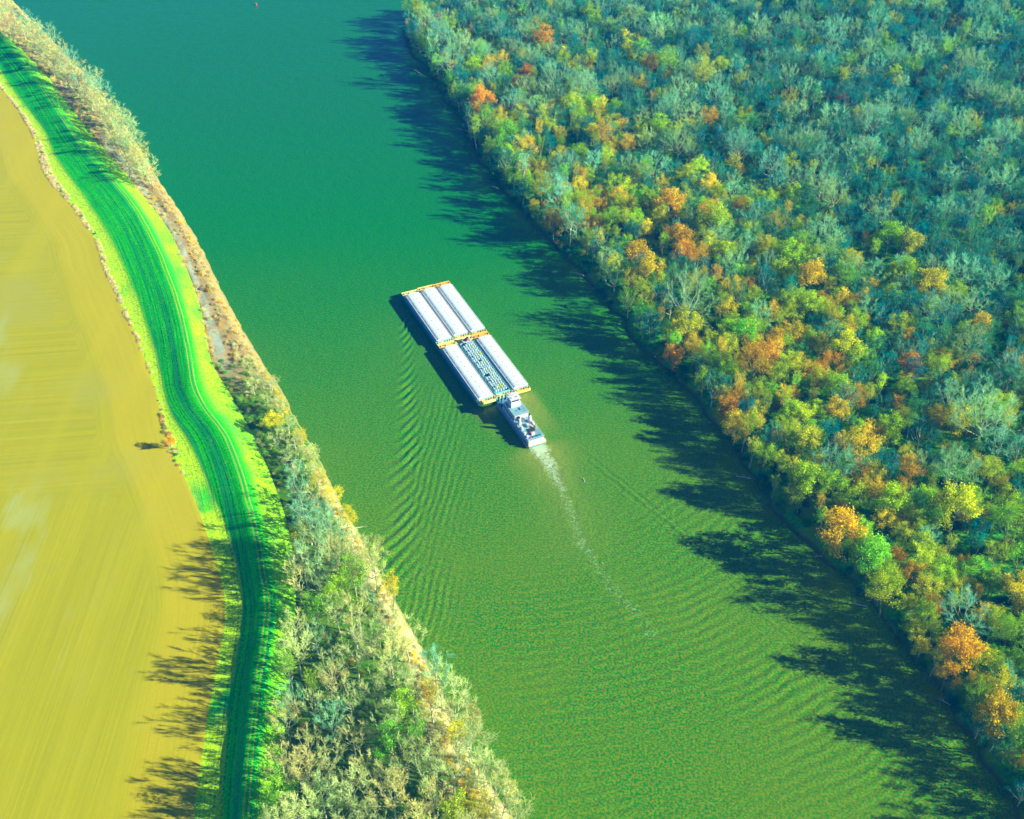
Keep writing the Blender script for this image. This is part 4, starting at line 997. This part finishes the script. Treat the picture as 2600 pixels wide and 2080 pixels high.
def build_small():
    for (px, py, lab) in ((650, 9, 'small red buoy far up the river near the top edge of the photo'), (1060, 138, 'small red buoy close under the trees of the right bank tip')):
        x, y = ground(px, py, 1.5); r = empty('buoy', (x, y, 0)); tag(r, lab, 'buoy', 'red channel buoys')
        m = MB(); m.cyl(0, 0, -.3, .8, .85, 14, bev=.2); m.build('float', M['buoy'], r)
        m = MB(); m.cyl(0, 0, .8, 2.4, .6, 12, r2=.25); m.build('marker_cone', M['buoy'], r)
    rn = random.Random(4)
    def snag(px, py, L, az, lab, z=.2, up=.1):
        x, y = ground(px, py, z); m = MB(); d = np.array([math.cos(az), math.sin(az), up]); o = np.array([0, 0, 0.0])
        m.tube([o, d * L * .5 + (0, 0, .1), d * L], [.32, .22, .1], 6, 0, True)
        for i in range(5):
            t = rn.uniform(.3, .95); a2 = az + rn.choice((-1, 1)) * rn.uniform(.5, 1.0); q = L * rn.uniform(.15, .3)
            m.tube([d * L * t, d * L * t + np.array([math.cos(a2) * q, math.sin(a2) * q, q * .5])], [.1, .03], 4)
        ob = m.build('driftwood', M['bone']); ob.location = (x, y, z); tag(ob, lab, 'driftwood', 'fallen trunks and driftwood')
    snag(885, 1345, 9, .3, 'bleached fallen trunk reaching from the left bank into the water', .6, -.02)
    snag(1075, 192, 13, 2.3, 'pale fallen trunk leaning on the slope of the right bank tip', 1.5, .1)
    snag(1485, 1224, 3.0, 1.9, 'short floating log in the water right of the foam trail', .02, .03)
    snag(2120, 1420, 9, 2.9, 'grey log lying along the shaded foot of the right bank', .3, .02)
    for k, py in enumerate((330, 480, 700, 905, 1215, 1540, 1790)):
        yy = ground(1300, py, 0)[1]; xx = float(S_L(yy)); px = project(xx, yy, .6)[0]
        snag(px + rn.uniform(-4, 8), py, rn.uniform(5, 8), rn.choice((2.15, 2.5, -.75, 2.9)), f'grey fallen trunk at the water under the right bank trees, {round(py / 20.8)} percent down', rn.uniform(.3, 1.5), rn.uniform(-.08, .05))
    snag(620, 886, 5, .2, 'pile of pale branches among orange brush on the left bank', 3.2, .1)

def build_air_and_light():
    m = MB(); m.box(-2600, 2600, -1200, 3600, -4.6, CAMH + 6)
    tag(m.build('haze', M['haze']), kind='stuff')
    el, az = R(24), R(-9.5)
    sd = Vector((math.cos(az) * math.cos(el), math.sin(az) * math.cos(el), math.sin(el)))
    l = bpy.data.lights.new('sun', 'SUN'); l.energy = 5.0; l.angle = R(.5); l.color = (1.0, .93, .72)
    o = link(bpy.data.objects.new('sun', l)); o.rotation_euler = sd.to_track_quat('Z', 'Y').to_euler()
    w = bpy.data.worlds.new('World'); SC.world = w; w.use_nodes = True; nt = w.node_tree
    bg = nt.nodes.get('Background') or nt.nodes.new('ShaderNodeBackground')
    sk = nt.nodes.new('ShaderNodeTexSky'); sk.sky_type = 'NISHITA'; sk.sun_disc = False; sk.sun_elevation = el; sk.sun_rotation = PI / 2 - az
    sk.altitude = 0; sk.air_density = .5; sk.dust_density = .0; sk.ozone_density = 10.0
    nt.links.new(sk.outputs[0], bg.inputs[0]); bg.inputs[1].default_value = .09

def build_camera():
    c = bpy.data.cameras.new('camera'); c.sensor_width = 36; c.lens = FPX / 2600 * 36; c.clip_start = 1; c.clip_end = 30000
    o = link(bpy.data.objects.new('camera', c)); o.location = (0, 0, CAMH); o.rotation_euler = (PI / 2 - PITCH, 0, 0); SC.camera = o

setup_materials()
build_land(); build_water(); build_tow(); build_towboat(); build_small()
import os
if not os.environ.get('NOWOOD'): build_woods()
build_air_and_light(); build_camera()
vs = SC.view_settings; SC.display_settings.display_device = 'sRGB'
vs.view_transform = 'Standard'; vs.look = 'None'; vs.exposure = 1.13; vs.gamma = 1; vs.use_curve_mapping = False
SC.cycles.max_bounces = 4; SC.cycles.diffuse_bounces = 2; SC.cycles.glossy_bounces = 2; SC.cycles.transparent_max_bounces = 4
SC.cycles.volume_bounces = 0; SC.cycles.use_denoising = True
